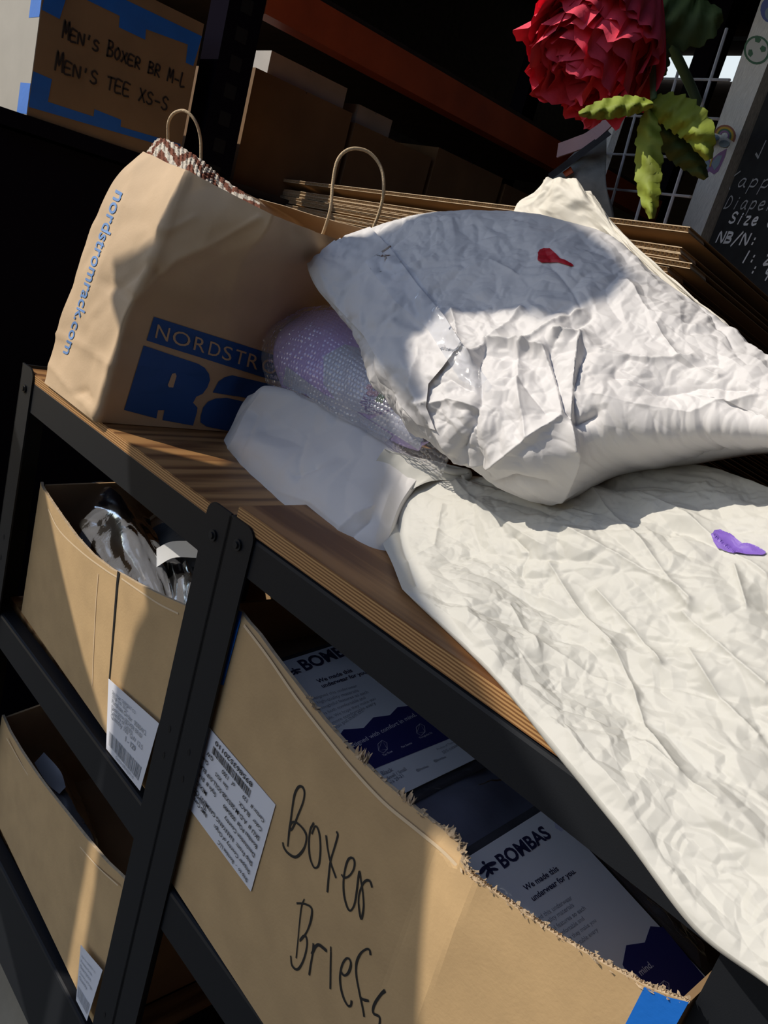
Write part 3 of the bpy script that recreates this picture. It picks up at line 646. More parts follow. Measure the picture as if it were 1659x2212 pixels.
card_art(cd1, n1, pl1, [(728, 1596), (742, 1577), (785, 1574), (806, 1551), (842, 1546), (858, 1529), (905, 1523), (985, 1591), (820, 1657), (770, 1680)],
   [('BOMBAS', (660, 1450), (785, 1402), 1.1, .032), ('We made this', (688, 1477), (762, 1452), 1, .02), ('underwear for you.', (697, 1487), (795, 1455), 1, .02)],
   [('Designed with comfort in mind.', (752, 1622), (900, 1548), 1, .01), ('Tag Free', (828, 1636), (848, 1626), 1, .02), ('Flat Seams', (868, 1618), (890, 1608), 1, .02), ('Thoughtful Fit', (906, 1598), (934, 1586), 1, .01)], [(826, 1615, 14), (908, 1578, 13)], ((629, 1457), (648, 1449)),
   [('We designed this underwear', (655, 1519), (772, 1485), 1, 0), ('with high-quality materials', (664, 1529), (775, 1495), 1, 0), ('and thoughtful features so each', (672, 1541), (796, 1498), 1, 0), ('pair is both comfortable and', (684, 1552), (790, 1510), 1, 0), ('durable. We hope they make you', (692, 1564), (812, 1512), 1, 0), ('feel more comfortable every', (702, 1574), (812, 1522), 1, 0), ('time you put them on.', (706, 1588), (786, 1538), 1, 0),
    ('Black', (826, 1676), (850, 1666), 1, .02), ('X-Small / Small', (830, 1690), (878, 1664), 1, .02), ("men's 29-31", (834, 1702), (872, 1678), 1, .02), ('@bombas', (900, 1668), (926, 1658), 1, .02), ('@bombas', (938, 1648), (964, 1638), 1, .02), ('Product of Thailand', (945, 1622), (985, 1604), 1, 0), ('55% cotton', (958, 1630), (990, 1612), 1, 0)])
pl2 = (np.array([-.22, .50, .845]), np.array([.16, -.24, 1.0]))
pk2, cd2, n2, _, q2 = package('white card package with navy corner, nearest one at the lower right of the torn carton', .845, [(985, 1868), (1186, 1742), (1560, 2150), (1330, 2290)], pl2, None, 'packaged underwear in the torn carton')
card_art(cd2, n2, pl2, [(1344, 2085), (1352, 2043), (1392, 2037), (1404, 2002), (1432, 2004), (1552, 2150), (1420, 2230)],
   [('BOMBAS', (1088, 1877), (1191, 1808), 1.1, .032), ('We made this', (1136, 1926), (1207, 1881), 1, .02), ('underwear for you.', (1152, 1948), (1244, 1886), 1, .02)],
   [('in mind.', (1372, 2120), (1411, 2089), 1, .01)], [(1434, 2134, 14)], ((1042, 1890), (1070, 1870)),
   [('We designed this underwear', (1120, 2018), (1236, 1943), 1, .005), ('with high-quality materials', (1135, 2030), (1240, 1959), 1, .005), ('and thoughtful features so each', (1146, 2046), (1265, 1965), 1, .005), ('pair is both comfortable and', (1160, 2060), (1262, 1988), 1, .005), ('durable. We hope they make you', (1170, 2076), (1288, 1992), 1, .005), ('feel more comfortable every', (1190, 2088), (1292, 2012), 1, .005)])
A2 = lambda p, o=.0009: at(*p, pl=pl2)+n2*o
MB().add([A2(p) for p in [(1196, 1776), (1203, 1771), (1216, 1778), (1220, 1792), (1212, 1798), (1199, 1790)]], [tuple(range(6))]).build('hexagon_badge', 'lilac_label', cd2)
# clear film wrapped over each package
for pk, q, n, sd in ((pk1, q1, n1, 5), (pk2, q2, n2, 9)):
    c_ = sum(q)/4; qq = [c_+(p-c_)*1.16+n*.003 for p in q]
    G = bez_net(np.array([[qq[0], qq[1]], [qq[3], qq[2]]]), 24, 24); ii, jj = np.meshgrid(np.arange(24.), np.arange(24.), indexing='ij')
    G = G+n*(.004*facet(ii*.3, jj*.3, sd)+.0015)[..., None]
    MB().grid(G).build('clear_film', 'film2', pk, smooth=True)
# dark garments and bags between the packages
def bundle(name, label, cat, C, thick, mat, film=None, amp=.004, k=18, seed=1, group=None, nu=40, nv=40, toward=None, foff=.004):
    C = np.array(C); o = thing(name, label, cat, C.reshape(-1, 3).mean(0)-np.array([0, 0, thick*.5]), group)
    pillow('cloth', C, nu, nv, thick, lambda s, t, p: amp*facet(s*k, t*k, seed, .7)+amp*.5*facet(s*k*2.3, t*k*2.3, seed+5, .5), mat, o, toward=toward)
    if film:
        c_ = C.reshape(-1, 3).mean(0); C2 = c_+(C-c_)*1.04
        G = bez_net(C2, nu+20, nv+20); N = normals(G); tw = EYE if toward is None else np.array(toward)
        if np.mean(np.sum(N*(tw-G), 2)) < 0: N = -N
        ii, jj = np.meshgrid(np.linspace(0, .2, nu+20), np.linspace(0, .2, nv+20), indexing='ij')
        G = G+N*(foff+.008*facet(ii*28, jj*28, seed+2, .4)+.0015*facet(ii*70, jj*70, seed+3, .4))[..., None]
        MB().grid(G).build('clear_bag', film, o, smooth=True)
    return o
plm = (np.array([-.33, .55, .845]), np.array([.05, -.12, 1.0]))
Cm = [[at(850, 1730, pl=plm), at(960, 1680, pl=plm), at(1110, 1615, pl=plm)], [at(900, 1800, pl=plm), at(1010, 1755, pl=plm)+np.array([0, 0, .01]), at(1160, 1690, pl=plm)], [at(960, 1900, pl=plm), at(1060, 1830, pl=plm), at(1210, 1750, pl=plm)]]
bundle('folded_underwear', 'dark folded underwear in smoky plastic between the two white cards', 'clothing', Cm, .03, 'slatecloth', 'film2', .006, 14, 4, foff=.006, toward=(-.3, .4, 2))
plb = (np.array([-.52, .6, .855]), np.array([.05, -.05, 1.0]))
Cm = [[at(560, 1370, pl=plb), at(620, 1345, pl=plb), at(740, 1320, pl=plb)], [at(590, 1410, pl=plb), at(660, 1385, pl=plb), at(780, 1350, pl=plb)], [at(610, 1450, pl=plb), at(700, 1425, pl=plb), at(820, 1380, pl=plb)]]
bundle('folded_underwear', 'dark brown folded underwear in the far end of the torn carton', 'clothing', Cm, .03, 'dimcard', None, .003, 14, 7, toward=(-.5, .5, 2))
Cm = [[at(1340, 1850, y=.66), at(1430, 1930, y=.66), at(1500, 2020, y=.66)], [at(1325, 1860, y=.62), at(1420, 1955, y=.62), at(1510, 2060, y=.62)], [at(1300, 1855, y=.60), at(1400, 1965, y=.60), at(1520, 2110, y=.60)]]
bundle('folded_underwear', 'grey folded underwear behind the navy corner of the nearest card', 'clothing', Cm, .02, 'greycloth', 'film2', .003, 14, 17, toward=(-.1, .5, 2))

# ------------------------------------------------------------ bagged garments in carton A and C
def bagnet(pxs, ys): return [[at(p[0], p[1], y=y) for p, y in zip(r, yr)] for r, yr in zip(pxs, ys)]
g = 'bagged garments in the upper left carton'
bundle('bagged_garment', 'dark garment in a crinkled clear bag, biggest one in the middle of the sunlit carton', 'clothing', bagnet([[(140, 1085), (220, 1050), (310, 1115)], [(165, 1170), (265, 1140), (340, 1180)], [(250, 1320), (330, 1310), (370, 1300)]], [[.505, .54, .58], [.475, .505, .53], [.462, .47, .49]]), .05, 'darkcloth', 'film', .006, 18, 21, g)
bundle('bagged_garment', 'black garment in clear bag, tucked into the corner beside the centre posts', 'clothing', bagnet([[(270, 1130), (340, 1120), (430, 1160)], [(310, 1210), (370, 1190), (430, 1210)], [(330, 1330), (380, 1330), (430, 1340)]], [[.60, .61, .60], [.54, .55, .55], [.47, .48, .48]]), .05, 'darkcloth', 'film', .006, 18, 33, g)
sv = bundle('bagged_garment', 'rolled black garment with a wide pale silver band in the sunlit carton', 'clothing', bagnet([[(300, 1160), (350, 1130), (410, 1130)], [(325, 1195), (370, 1175), (425, 1180)], [(335, 1240), (380, 1225), (430, 1225)]], [[.57, .58, .58], [.53, .54, .54], [.52, .53, .53]]), .04, 'darkcloth', None, .003, 18, 41, g)
G = bez_net(np.array(bagnet([[(338, 1185), (370, 1170), (425, 1168)], [(338, 1225), (375, 1205), (428, 1205)]], [[.515, .51, .515], [.50, .505, .51]])), 12, 20); MB().grid(G).build('silver_band', 'silver', sv, smooth=True)
g2 = 'garments in the lower left carton'
o = bundle('bagged_garment', 'black garment in glossy plastic in the lower left carton', 'clothing', bagnet([[(20, 1560), (90, 1600), (150, 1680)], [(40, 1610), (115, 1670), (190, 1780)], [(60, 1700), (130, 1780), (215, 1880)]], [[.56, .56, .56], [.50, .50, .50], [.46, .46, .46]]), .04, 'darkcloth', 'film', .004, 18, 51, g2)
G = bez_net(np.array(bagnet([[(95, 1625), (130, 1665), (142, 1700)], [(74, 1648), (100, 1690), (128, 1715)]], [[.487, .485, .487], [.478, .476, .478]])), 12, 14); MB().grid(G).build('silver_label', 'silver', o, smooth=True)
# clear bag on the bottom right shelf
bundle('clear_plastic_bag', 'clear plastic bag low down under the marked carton, bottom edge of photo', 'bag', bagnet([[(300, 2190), (380, 2160), (440, 2170)], [(320, 2230), (390, 2220), (460, 2230)], [(330, 2300), (400, 2300), (470, 2300)]], [[.62, .64, .62], [.56, .57, .57], [.5, .52, .52]]), .05, 'greycloth', 'film', .006, 18, 61)

# ------------------------------------------------------------ kraft paper shopping bag
bag = thing('paper_shopping_bag', 'brown paper shopping bag with blue lettering, standing on the left end of the bench', 'bag', (-1.0, .6, T))
def Lp(px, py, y): return at(px, py, y=y)
# rings of the bag wall from the bottom to the rim; key columns: gusset left, gusset/front corner, face bulge, face right, far corner, far back, back middle
rings = []
b0 = [(-1.084, .412, 1.001), (-.912, .414, 1.001), (-.915, .60, 1.001), (-.92, .76, 1.001), (-.925, .83, 1.001), (-1.08, .83, 1.001), (-1.085, .62, 1.001)]
b1 = [Lp(118, 745, .418), Lp(240, 800, .418), (-.905, .58, 1.085), (-.905, .74, 1.085), (-.925, .83, 1.085), (-1.085, .83, 1.085), (-1.09, .62, 1.085)]
b2 = [Lp(158, 610, .424), Lp(272, 690, .422), (-.880, .55, 1.150), (-.893, .73, 1.160), (-.925, .83, 1.165), (-1.09, .83, 1.165), (-1.10, .62, 1.165)]
b3 = [Lp(205, 480, .434), Lp(335, 560, .428), Lp(520, 575, .512), (-.865, .72, 1.22), (-.915, .82, 1.24), (-1.09, .82, 1.24), (-1.10, .62, 1.245)]
b4 = [Lp(252, 385, .448), Lp(378, 450, .436), Lp(570, 505, .500), (-.845, .70, 1.27), (-.905, .81, 1.29), (-1.09, .78, 1.30), (-1.10, .62, 1.30)]
b5 = [Lp(310, 328, .468), Lp(410, 372, .446), Lp(590, 465, .498), Lp(725, 517, .66), Lp(818, 503, .79), Lp(560, 430, .70), Lp(450, 380, .60)]
def loop_ring(K, seg):
    K = [np.array(k) for k in K]; out = []; n = len(K)
    for i in range(n):
        for k in range(seg[i]):
            t = k/seg[i]; out.append(K[i]*(1-t)+K[(i+1) % n]*t)
    return np.array(out)
seg = [26, 40, 40, 20, 22, 20, 26]
RG = np.array([loop_ring(k, seg) for k in (b0, b1, b2, b3, b4, b5)])
ctr = RG.mean(1, keepdims=True)
E_ = np.concatenate([2*RG[:1]-RG[1:2], RG, 2*RG[-1:]-RG[-2:-1]]); NV = 76; tt = np.linspace(0, 5, NV); ii = np.clip(tt.astype(int), 0, 4); ff = (tt-ii)[:, None, None]
WALL = .5*(2*E_[ii+1]+(E_[ii+2]-E_[ii])*ff+(2*E_[ii]-5*E_[ii+1]+4*E_[ii+2]-E_[ii+3])*ff**2+(3*E_[ii+1]-E_[ii]-3*E_[ii+2]+E_[ii+3])*ff**3)
WALL = np.concatenate([WALL, WALL[:, :1]], 1)
du = np.gradient(WALL, axis=1); dv = np.gradient(WALL, axis=0); NW = np.cross(du, dv); NW /= np.linalg.norm(NW, axis=2, keepdims=True)+1e-9
cc = np.array([-1.0, .62, 0]); sgn = np.sign(np.sum(NW[:, :, :2]*(WALL-cc)[:, :, :2], 2).mean()); NW *= sgn
ss = np.concatenate([[0], np.cumsum(np.linalg.norm(np.diff(WALL[40], axis=0), axis=1))])[None]+0*WALL[:, :, 0]; zz = WALL[:, :, 2]
hgt = (zz-1.0)/.33
pxw = pix(WALL)
dd = (.0045*facet(ss*16, zz*16, 3, .6)+.003*facet(ss*34, zz*34, 8, .5))*np.clip(hgt*2.2+.25, 0, 1)
front = (np.arange(WALL.shape[1])[None] <= 108) & (hgt > -1)
for ln, a, w_ in [([(410, 375), (372, 455), (300, 620), (272, 690), (215, 900)], .006, 14), ([(250, 620), (330, 570), (345, 600)], -.004, 9), ([(560, 470), (470, 520), (380, 560), (300, 640)], .004, 10), ([(300, 350), (240, 520), (190, 700)], .003, 12), ([(225, 610), (300, 650)], -.003, 8), ([(360, 500), (420, 470)], .003, 8), ([(120, 720), (170, 740), (240, 790)], .0025, 9), ([(110, 790), (160, 850), (205, 890)], .003, 10), ([(165, 850), (185, 845), (195, 862)], -.005, 8), ([(450, 640), (520, 690), (600, 700)], .002, 20)]:
    dd = dd+np.where(front, fold(pxw, ln, a, w_), 0)
dd[0] *= .1; dd[:, -1] = dd[:, 0]
WALL = WALL+NW*dd[..., None]; WALL[:, -1] = WALL[:, 0]
WALL[:, :, 2] = np.maximum(WALL[:, :, 2], 1.0006)
mb = MB(); mb.grid(WALL, 0); IN = WALL-NW*.0008; mb.grid(IN, 1, True); mb.grid(np.stack([WALL[-1], IN[-1]]), 0)
mb.add(list(WALL[0, :-1]), [tuple(range(WALL.shape[1]-1))], 0)
wall = mb.build('bag_wall', ['kraft', 'kraft'], bag, smooth=True)
bvW = BVHTree.FromPolygons([Vector(p) for p in WALL.reshape(-1, 3)], [(i*WALL.shape[1]+j, i*WALL.shape[1]+j+1, (i+1)*WALL.shape[1]+j+1, (i+1)*WALL.shape[1]+j) for i in range(NV-1) for j in range(WALL.shape[1]-1)])
# logo panel: letters laid out where the photo shows them, pressed onto the bag wall
def warp4(q):
    """unit square to photo quad (tl, tr, br, bl), perspective"""
    A = []; b_ = []
    for (u, v), (x, y) in zip([(0, 0), (1, 0), (1, 1), (0, 1)], q):
        A += [[u, v, 1, 0, 0, 0, -u*x, -v*x], [0, 0, 0, u, v, 1, -u*y, -v*y]]; b_ += [x, y]
    h = np.linalg.solve(np.array(A, float), np.array(b_, float))
    def f(u, v):
        w_ = h[6]*u+h[7]*v+1; return ((h[0]*u+h[1]*v+h[2])/w_, (h[3]*u+h[4]*v+h[5])/w_)
    return f
ZB = lambda L: [(240+x/4.366, 660+y/4.366) for x, y in L]
bar = ZB([(402, 103), (1400, 420), (1900, 580), (1900, 800), (1450, 680), (332, 327)])
Rl = ZB([(305, 375), (820, 548), (880, 585), (920, 640), (930, 700), (905, 770), (860, 830), (800, 858), (730, 862), (625, 848), (618, 858), (770, 915), (812, 960), (805, 1010), (770, 1130), (482, 1078), (500, 985), (510, 893), (478, 885), (440, 985), (425, 1062), (120, 982)])
slot = ZB([(570, 640), (600, 632), (612, 660), (580, 768), (540, 765), (530, 745)])
a1 = ZB([(970, 790), (1010, 715), (1070, 672), (1140, 655), (1500, 740), (1640, 800), (1640, 950), (1480, 905), (1210, 858), (955, 818)])
a2 = ZB([(910, 905), (980, 875), (1090, 868), (1250, 905), (1500, 960), (1500, 1230), (1100, 1180), (900, 1140), (840, 1100), (842, 1040), (865, 960)])
lgo = decal(bvW, bar, .0009, 9).build('logo_bar', 'logo_blue', wall, label='blue printed logo bar with the shop name knocked out')
decal(bvW, Rl, .0009, 9).build('logo_letter', 'logo_blue', wall); d_ = decal(bvW, a1, .0009, 9); d2_ = decal(bvW, a2, .0009, 9); d_.add(d2_.v, d2_.f); d_.build('logo_letter', 'logo_blue', wall)
mb = decal(bvW, slot, .0016, 8)
def text_on_px(bvh, s, p0, p1, up, off, bold=0, mb=None):
    """letters whose baseline runs p0 to p1 on the photo with the given up vector (pixels), pressed onto a surface"""
    v, f = text_mesh(s, bold); mb = mb or MB(); x0 = v[:, 0].min(); L_ = v[:, 0].max()-x0
    Q = [cast(bvh, p0[0]+(p1[0]-p0[0])*(a-x0)/L_+up[0]*b, p0[1]+(p1[1]-p0[1])*(a-x0)/L_+up[1]*b, off) for a, b in v]
    if all(q is not None for q in Q): mb.add(Q, f)
    return mb
base0, base1 = np.array([334, 728.]), np.array([562, 800.])
for k, ch in enumerate('NORDSTROM'):
    s0 = [0, .155, .36, .50, .63, .745, .865, 1.0, 1.18][k]; wd_ = [.12, .165, .105, .105, .085, .095, .10, .14, .15][k]
    a = base0+(base1-base0)*s0; b_ = base0+(base1-base0)*(s0+wd_); hs = 34
    text_on_px(bvW, ch, a, b_, (9, -hs*1.25), .0017, 0, mb)
mb.build('printed_letters', 'kraft', lgo)
mb = text_on_px(bvW, 'nordstromrack.com', (263, 411), (138, 758), (40, 20), .0009, .01) if False else MB()
v, f = text_mesh('nordstromrack.com', .012); x0 = v[:, 0].min(); L_ = v[:, 0].max()-x0
cl = spline([np.array(p) for p in [(252, 410), (215, 510), (190, 590), (160, 690), (137, 762)]], 20); cl = np.array(cl); cs = np.concatenate([[0], np.cumsum(np.linalg.norm(np.diff(cl, axis=0), axis=1))]); cs /= cs[-1]
Q = []
for a, b_ in v:
    t_ = (a-x0)/L_; t2 = t_**.94; x_ = np.interp(t2, cs, cl[:, 0]); y_ = np.interp(t2, cs, cl[:, 1]); hh = 33-9*t_
    Q.append(cast(bvW, x_+hh*b_*.92, y_+hh*b_*.50, .0009))
if all(q is not None for q in Q): MB().add(Q, f).build('printed_web_address', 'url_blue', wall, label='light blue printed web address')
# handles
def rope(pxs, ys):
    P = [at(p[0], p[1], y=y) for p, y in zip(pxs, ys)]; return MB().tube(spline(P, 8), .0021, 8)
rope([(362, 345), (363, 300), (364, 265), (377, 244), (400, 240), (422, 262), (433, 300), (434, 350)], [.545, .54, .535, .535, .54, .55, .56, .565]).build('rope_handle', 'rope', bag, smooth=True)
rope([(690, 520), (700, 498), (714, 450), (719, 395), (730, 345), (757, 322), (795, 328), (822, 360), (829, 405), (822, 450), (806, 495), (800, 520)], [.64, .635, .63, .63, .63, .64, .66, .675, .68, .685, .69, .69]).build('rope_handle', 'rope', bag, smooth=True)
# knitted blanket inside the bag
kn = thing('knitted_blanket', 'cream and rust knitted blanket poking out of the paper bag', 'blanket', (-1.0, .56, 1.30))
pk_ = [(312, 345), (330, 312), (385, 318), (420, 345), (455, 372), (480, 400)]
C = np.array([[at(318, 330, y=.50), at(345, 300, y=.53), at(390, 318, y=.54), at(440, 350, y=.55), at(480, 385, y=.56), at(560, 440, y=.58)],
              [at(312, 350, y=.475), at(340, 330, y=.49), at(390, 350, y=.50), at(430, 372, y=.51), at(475, 410, y=.53), at(560, 455, y=.55)],
              [at(318, 390, y=.475), at(345, 390, y=.485), at(390, 400, y=.49), at(430, 420, y=.50), at(480, 440, y=.52), at(560, 480, y=.54)]])
G = bez_net(C, 30, 90); N = normals(G)
if np.mean(np.sum(N*(EYE-G), 2)) < 0: N = -N
gi, gj = np.meshgrid(np.arange(30.), np.arange(90.), indexing='ij')
G = G+N*(.0022*np.abs(np.sin(gj*.9))*np.abs(np.sin(gi*.9+gj*.45)))[..., None]
mb = MB()
for i in range(29):
    for j in range(89):
        st = int((j+ (i if (j//11) % 2 else -i)*.8)//6) % 2
        mb.add([G[i, j], G[i, j+1], G[i+1, j+1], G[i+1, j]], [(0, 1, 2, 3)], st)
mb.build('knit_fabric', ['knit_w', 'knit_b'], kn, smooth=True)
MB().grid(G-N*.012).build('blanket_fold', 'knit_b', kn, smooth=True)
C2 = np.array([[at(640, 490, y=.62), at(730, 520, y=.68), at(790, 540, y=.72)], [at(640, 540, y=.60), at(730, 560, y=.66), at(790, 580, y=.70)]])
MB().grid(bez_net(C2, 6, 12)).build('blanket_end', 'knit_b', kn, smooth=True)

# ------------------------------------------------------------ mailers
def net(rows): return np.array([[at(x, y, y=d) for x, y, d in r] for r in rows])
# small white mailer lying behind the others
m3 = thing('paper_mailer', 'small smooth white paper mailer on the plywood beside the paper bag', 'mailer', (-.67, .58, T))
C = net([[(488, 962, .575), (528, 1018, .545), (640, 1112, .522), (738, 1192, .513), (790, 1212, .520), (830, 1215, .530)],
         [(483, 955, .580), (530, 950, .555), (640, 1020, .540), (745, 1100, .530), (800, 1150, .532), (840, 1160, .545)],
         [(500, 925, .590), (548, 895, .585), (670, 950, .575), (780, 1020, .565), (830, 1060, .570), (870, 1080, .58)],
         [(520, 880, .59), (578, 848, .590), (700, 880, .600), (810, 945, .602), (870, 990, .605), (920, 1020, .61)],
         [(535, 855, .60), (590, 842, .605), (720, 880, .620), (840, 950, .63), (900, 990, .63), (950, 1020, .63)]])
def d3(s, t, p):
    h = .012*fz(s*11, t*11, 5, .25)+.008*fz(s*22, t*22, 9, .25)
    for ln, a, w_ in [([(575, 850), (545, 890), (500, 970)], .005, 9), ([(560, 900), (535, 950), (520, 990)], -.004, 8), ([(665, 945), (650, 1000), (648, 1040)], -.003, 7), ([(640, 1030), (685, 1015)], -.005, 6), ([(740, 1150), (770, 1120), (800, 1110)], .004, 8), ([(735, 1190), (800, 1130)], -.004, 8), ([(600, 1060), (680, 1090), (740, 1140)], .002, 10)]: h = h+fold(p, ln, a, w_)
    return h
o3, bv3, F3 = pillow('paper_envelope', C, 120, 170, .03, d3, 'white', m3, back_off=(.0, .03, -.02))
# lilac parcel in bubble wrap
m4 = thing('bubble_wrapped_parcel', 'lilac parcel in clear bubble wrap between the paper bag and the big mailer', 'parcel', (-.78, .70, 1.06))
C = net([[(580, 840, 0.614), (640, 850, 0.600), (740, 900, 0.595), (850, 960, 0.595), (960, 1030, 0.595)],
         [(566, 770, 0.609), (640, 790, 0.591), (740, 840, 0.586), (860, 900, 0.577), (980, 960, 0.577)],
         [(590, 710, 0.618), (680, 720, 0.609), (780, 780, 0.605), (890, 850, 0.595), (1000, 900, 0.595)],
         [(660, 668, 0.651), (740, 670, 0.651), (830, 730, 0.651), (940, 800, 0.642), (1040, 850, 0.632)]])
o4, bv4, F4 = pillow('lilac_parcel_body', net([[(608, 838, 0.628), (650, 850, 0.614), (740, 898, 0.609), (850, 955, 0.609), (905, 975, 0.609)], [(590, 775, 0.623), (640, 790, 0.605), (740, 840, 0.600), (860, 900, 0.591), (915, 955, 0.591)], [(605, 715, 0.632), (680, 722, 0.623), (780, 782, 0.618), (890, 850, 0.609), (925, 925, 0.609)], [(665, 672, 0.660), (740, 674, 0.660), (830, 732, 0.660), (940, 800, 0.651), (945, 890, 0.642)]]), 60, 80, .05, lambda s, t, p: .002*facet(s*14, t*14, 2), 'lilac', m4)
for poly, mt, nm in [([(700, 770), (745, 745), (800, 760), (835, 830), (860, 880), (800, 895), (740, 880), (700, 830)], 'lilac_label', 'pale_label'), ([(778, 870), (800, 835), (830, 815), (870, 850), (890, 880), (840, 895), (795, 895)], 'dkviolet', 'violet_label'), ([(800, 905), (900, 860), (960, 930), (990, 980), (930, 985)], 'lilac_label', 'pale_label'),
                     ([(620, 790), (700, 850), (760, 880), (850, 940), (840, 950), (740, 895), (650, 850), (612, 830)], 'lilac_label', 'pale_label')]:
    dm = decal(bv4, poly, .0012, 8); dm.build(nm, mt, o4, smooth=True)
for k, (cx_, cy_) in enumerate([(800, 838), (812, 830), (822, 840), (815, 852), (802, 850), (840, 835)]):
    decal(bv4, ell(cx_, cy_, 8, 6, 10, k), .0018, 6).build('printed_blossom', 'petal_pink', o4)
decal(bv4, [(812, 868), (822, 848), (834, 858), (828, 872)], .0018, 6).build('printed_leaf', 'leaf_print', o4)
# the film: rows of domes
G = bez_net(C, 260, 420); N = normals(G)
if np.mean(np.sum(N*(EYE-G), 2)) < 0: N = -N
s_ = np.concatenate([[0], np.cumsum(np.linalg.norm(np.diff(G[:, 200], axis=0), axis=1))])[:, None]+np.zeros((260, 420)); t_ = np.concatenate([[0], np.cumsum(np.linalg.norm(np.diff(G[130], axis=0), axis=1))])[None]+np.zeros((260, 420))
pit = .0066; rr = s_/(pit*.866); row = np.floor(rr); fx = (t_/pit+.5*(row % 2)) % 1-.5; fy = (rr % 1-.5)*.866
dome = np.sqrt(np.clip(1-(fx**2+fy**2)/.2, 0, 1))
jit = vnoise(row*3.1, np.floor(t_/pit+.5*(row % 2))*2.3, 4)
Gb = G+N*(.003+.0022*dome*(.25+.75*jit)+.005*facet(s_*22, t_*22, 6, .6)+.0025*facet(s_*55, t_*55, 9, .6))[..., None]
MB().grid(Gb).build('bubble_film', 'bubble', m4, smooth=True)

# large cream mailer in front
m2 = thing('paper_mailer', 'large flat cream paper mailer with a purple heart sticker, hanging over the front rail', 'mailer', (-.25, .55, T+.017))
C2m = net([[(868, 1272, .481), (1060, 1452, .450), (1202, 1622, .428), (1352, 1805, .410), (1502, 2002, .398), (1668, 2130, .392), (1830, 2280, .385)],
          [(842, 1205, .520), (1050, 1330, .500), (1225, 1490, .478), (1395, 1660, .455), (1560, 1830, .432), (1725, 1985, .418), (1900, 2130, .41)],
          [(806, 1135, .552), (1020, 1210, .560), (1225, 1310, .542), (1425, 1430, .522), (1620, 1570, .495), (1800, 1710, .485), (1980, 1850, .47)],
          [(786, 1085, .575), (950, 1085, .598), (1200, 1135, .590), (1440, 1200, .585), (1650, 1290, .568), (1850, 1400, .55), (2040, 1520, .54)],
          [(776, 1066, .590), (890, 1032, .630), (1080, 1035, .645), (1270, 1022, .665), (1490, 1004, .68), (1680, 1062, .65), (1900, 1140, .62)]])
def d2(s, t, p):
    h = .014*fz(s*8, t*8, 3, .25, .15, 1.6, .5)+.017*fz(s*16, t*16, 7, .25, -.1, 1.7, .55)+.011*fz(s*30, t*30, 12, .25, .3, 1.4, .6)+.0052*fz(s*58, t*58, 18, .25, -.2, 1.3, .7)+.0022*fz(s*110, t*110, 19, .25, .3)
    e = np.clip((p[..., 0]-850)/160, .25, 1); h = h*e
    for ln, a, w_ in [([(1285, 1085), (1400, 1200), (1500, 1330)], .004, 8), ([(1390, 1085), (1480, 1130), (1659, 1260)], .0035, 8), ([(1230, 1160), (1340, 1215), (1480, 1295), (1505, 1320)], .005, 8), ([(1200, 1230), (1250, 1320), (1330, 1420)], .0045, 9), ([(1300, 1290), (1380, 1380), (1440, 1460)], .005, 9), ([(1485, 1340), (1570, 1420), (1659, 1500)], .004, 8), ([(1150, 1400), (1290, 1480), (1380, 1520)], .003, 10), ([(1310, 1410), (1340, 1440), (1370, 1500), (1400, 1600), (1480, 1700)], .004, 8), ([(1500, 1420), (1560, 1520), (1640, 1600)], .004, 9), ([(880, 1210), (940, 1190), (960, 1100)], .003, 7), ([(1120, 1170), (1150, 1200), (1130, 1250)], -.004, 6), ([(990, 1060), (1070, 1120), (1180, 1190)], .003, 8), ([(850, 1090), (870, 1180), (900, 1260)], -.006, 12), ([(780, 1070), (850, 1095), (880, 1045)], .004, 8), ([(1590, 1240), (1620, 1330)], .005, 8), ([(1400, 1640), (1560, 1760)], .003, 9), ([(1100, 1330), (1160, 1420)], .003, 10)]: h = h+fold(p, ln, a, w_)
    return h
o2, bv2, F2 = pillow('paper_envelope', C2m, 440, 600, .03, d2, 'cream', m2, back_off=(.0, .012, -.03))
heart = [(1543, 1148), (1556, 1146), (1572, 1152), (1590, 1164), (1606, 1176), (1622, 1176), (1640, 1182), (1653, 1192), (1655, 1199), (1648, 1202), (1612, 1201), (1575, 1194), (1553, 1184), (1543, 1170), (1538, 1155)]
decal(bv2, heart, .0015, 3.5).build('heart_sticker', 'purple', o2, label='purple heart sticker')
# turned-up flap at its far left end
C = net([[(775, 1064, .574), (800, 1015, .574), (828, 972, .580), (832, 970, .582)], [(850, 1075, .585), (862, 1035, .590), (880, 1000, .596), (890, 985, .600)], [(930, 1040, .605), (940, 1022, .608), (955, 1010, .613), (960, 1000, .616)], [(1000, 1040, .622), (1005, 1030, .624), (1010, 1022, .627), (1013, 1014, .630)]])
G = bez_net(C, 40, 30); gi, gj = np.meshgrid(np.linspace(0, .12, 40), np.linspace(0, .06, 30), indexing='ij'); N = normals(G)
if np.mean(np.sum(N*(EYE-G), 2)) < 0: N = -N
G = G+N*(.004*facet(gi*25, gj*25, 4, .6)+.002*facet(gi*60, gj*60, 8, .6))[..., None]
mb = MB(); mb.grid(G); mb.grid(G-N*.0006, 0, True); mb.build('end_flap', 'cream', m2, smooth=True)
crl = MB(); crl.tube(spline([at(955, 1012, y=.612), at(985, 1020, y=.618), at(1008, 1020, y=.624), at(1012, 1028, y=.624), at(1000, 1034, y=.618)], 6), [.004]*25, 8); crl.build('rolled_edge', 'cream', m2, smooth=True)
# crumpled toe of the mailer behind, under its left end
C = net([[(872, 1262, .50), (900, 1270, .495), (918, 1290, .490)], [(868, 1285, .495), (890, 1298, .488), (922, 1308, .484)]])
G = bez_net(C, 10, 14); mb = MB(); mb.grid(G); mb.grid(G+np.array([0, .004, 0]), 0, True); mb.build('folded_corner', 'cream', m2, smooth=True)

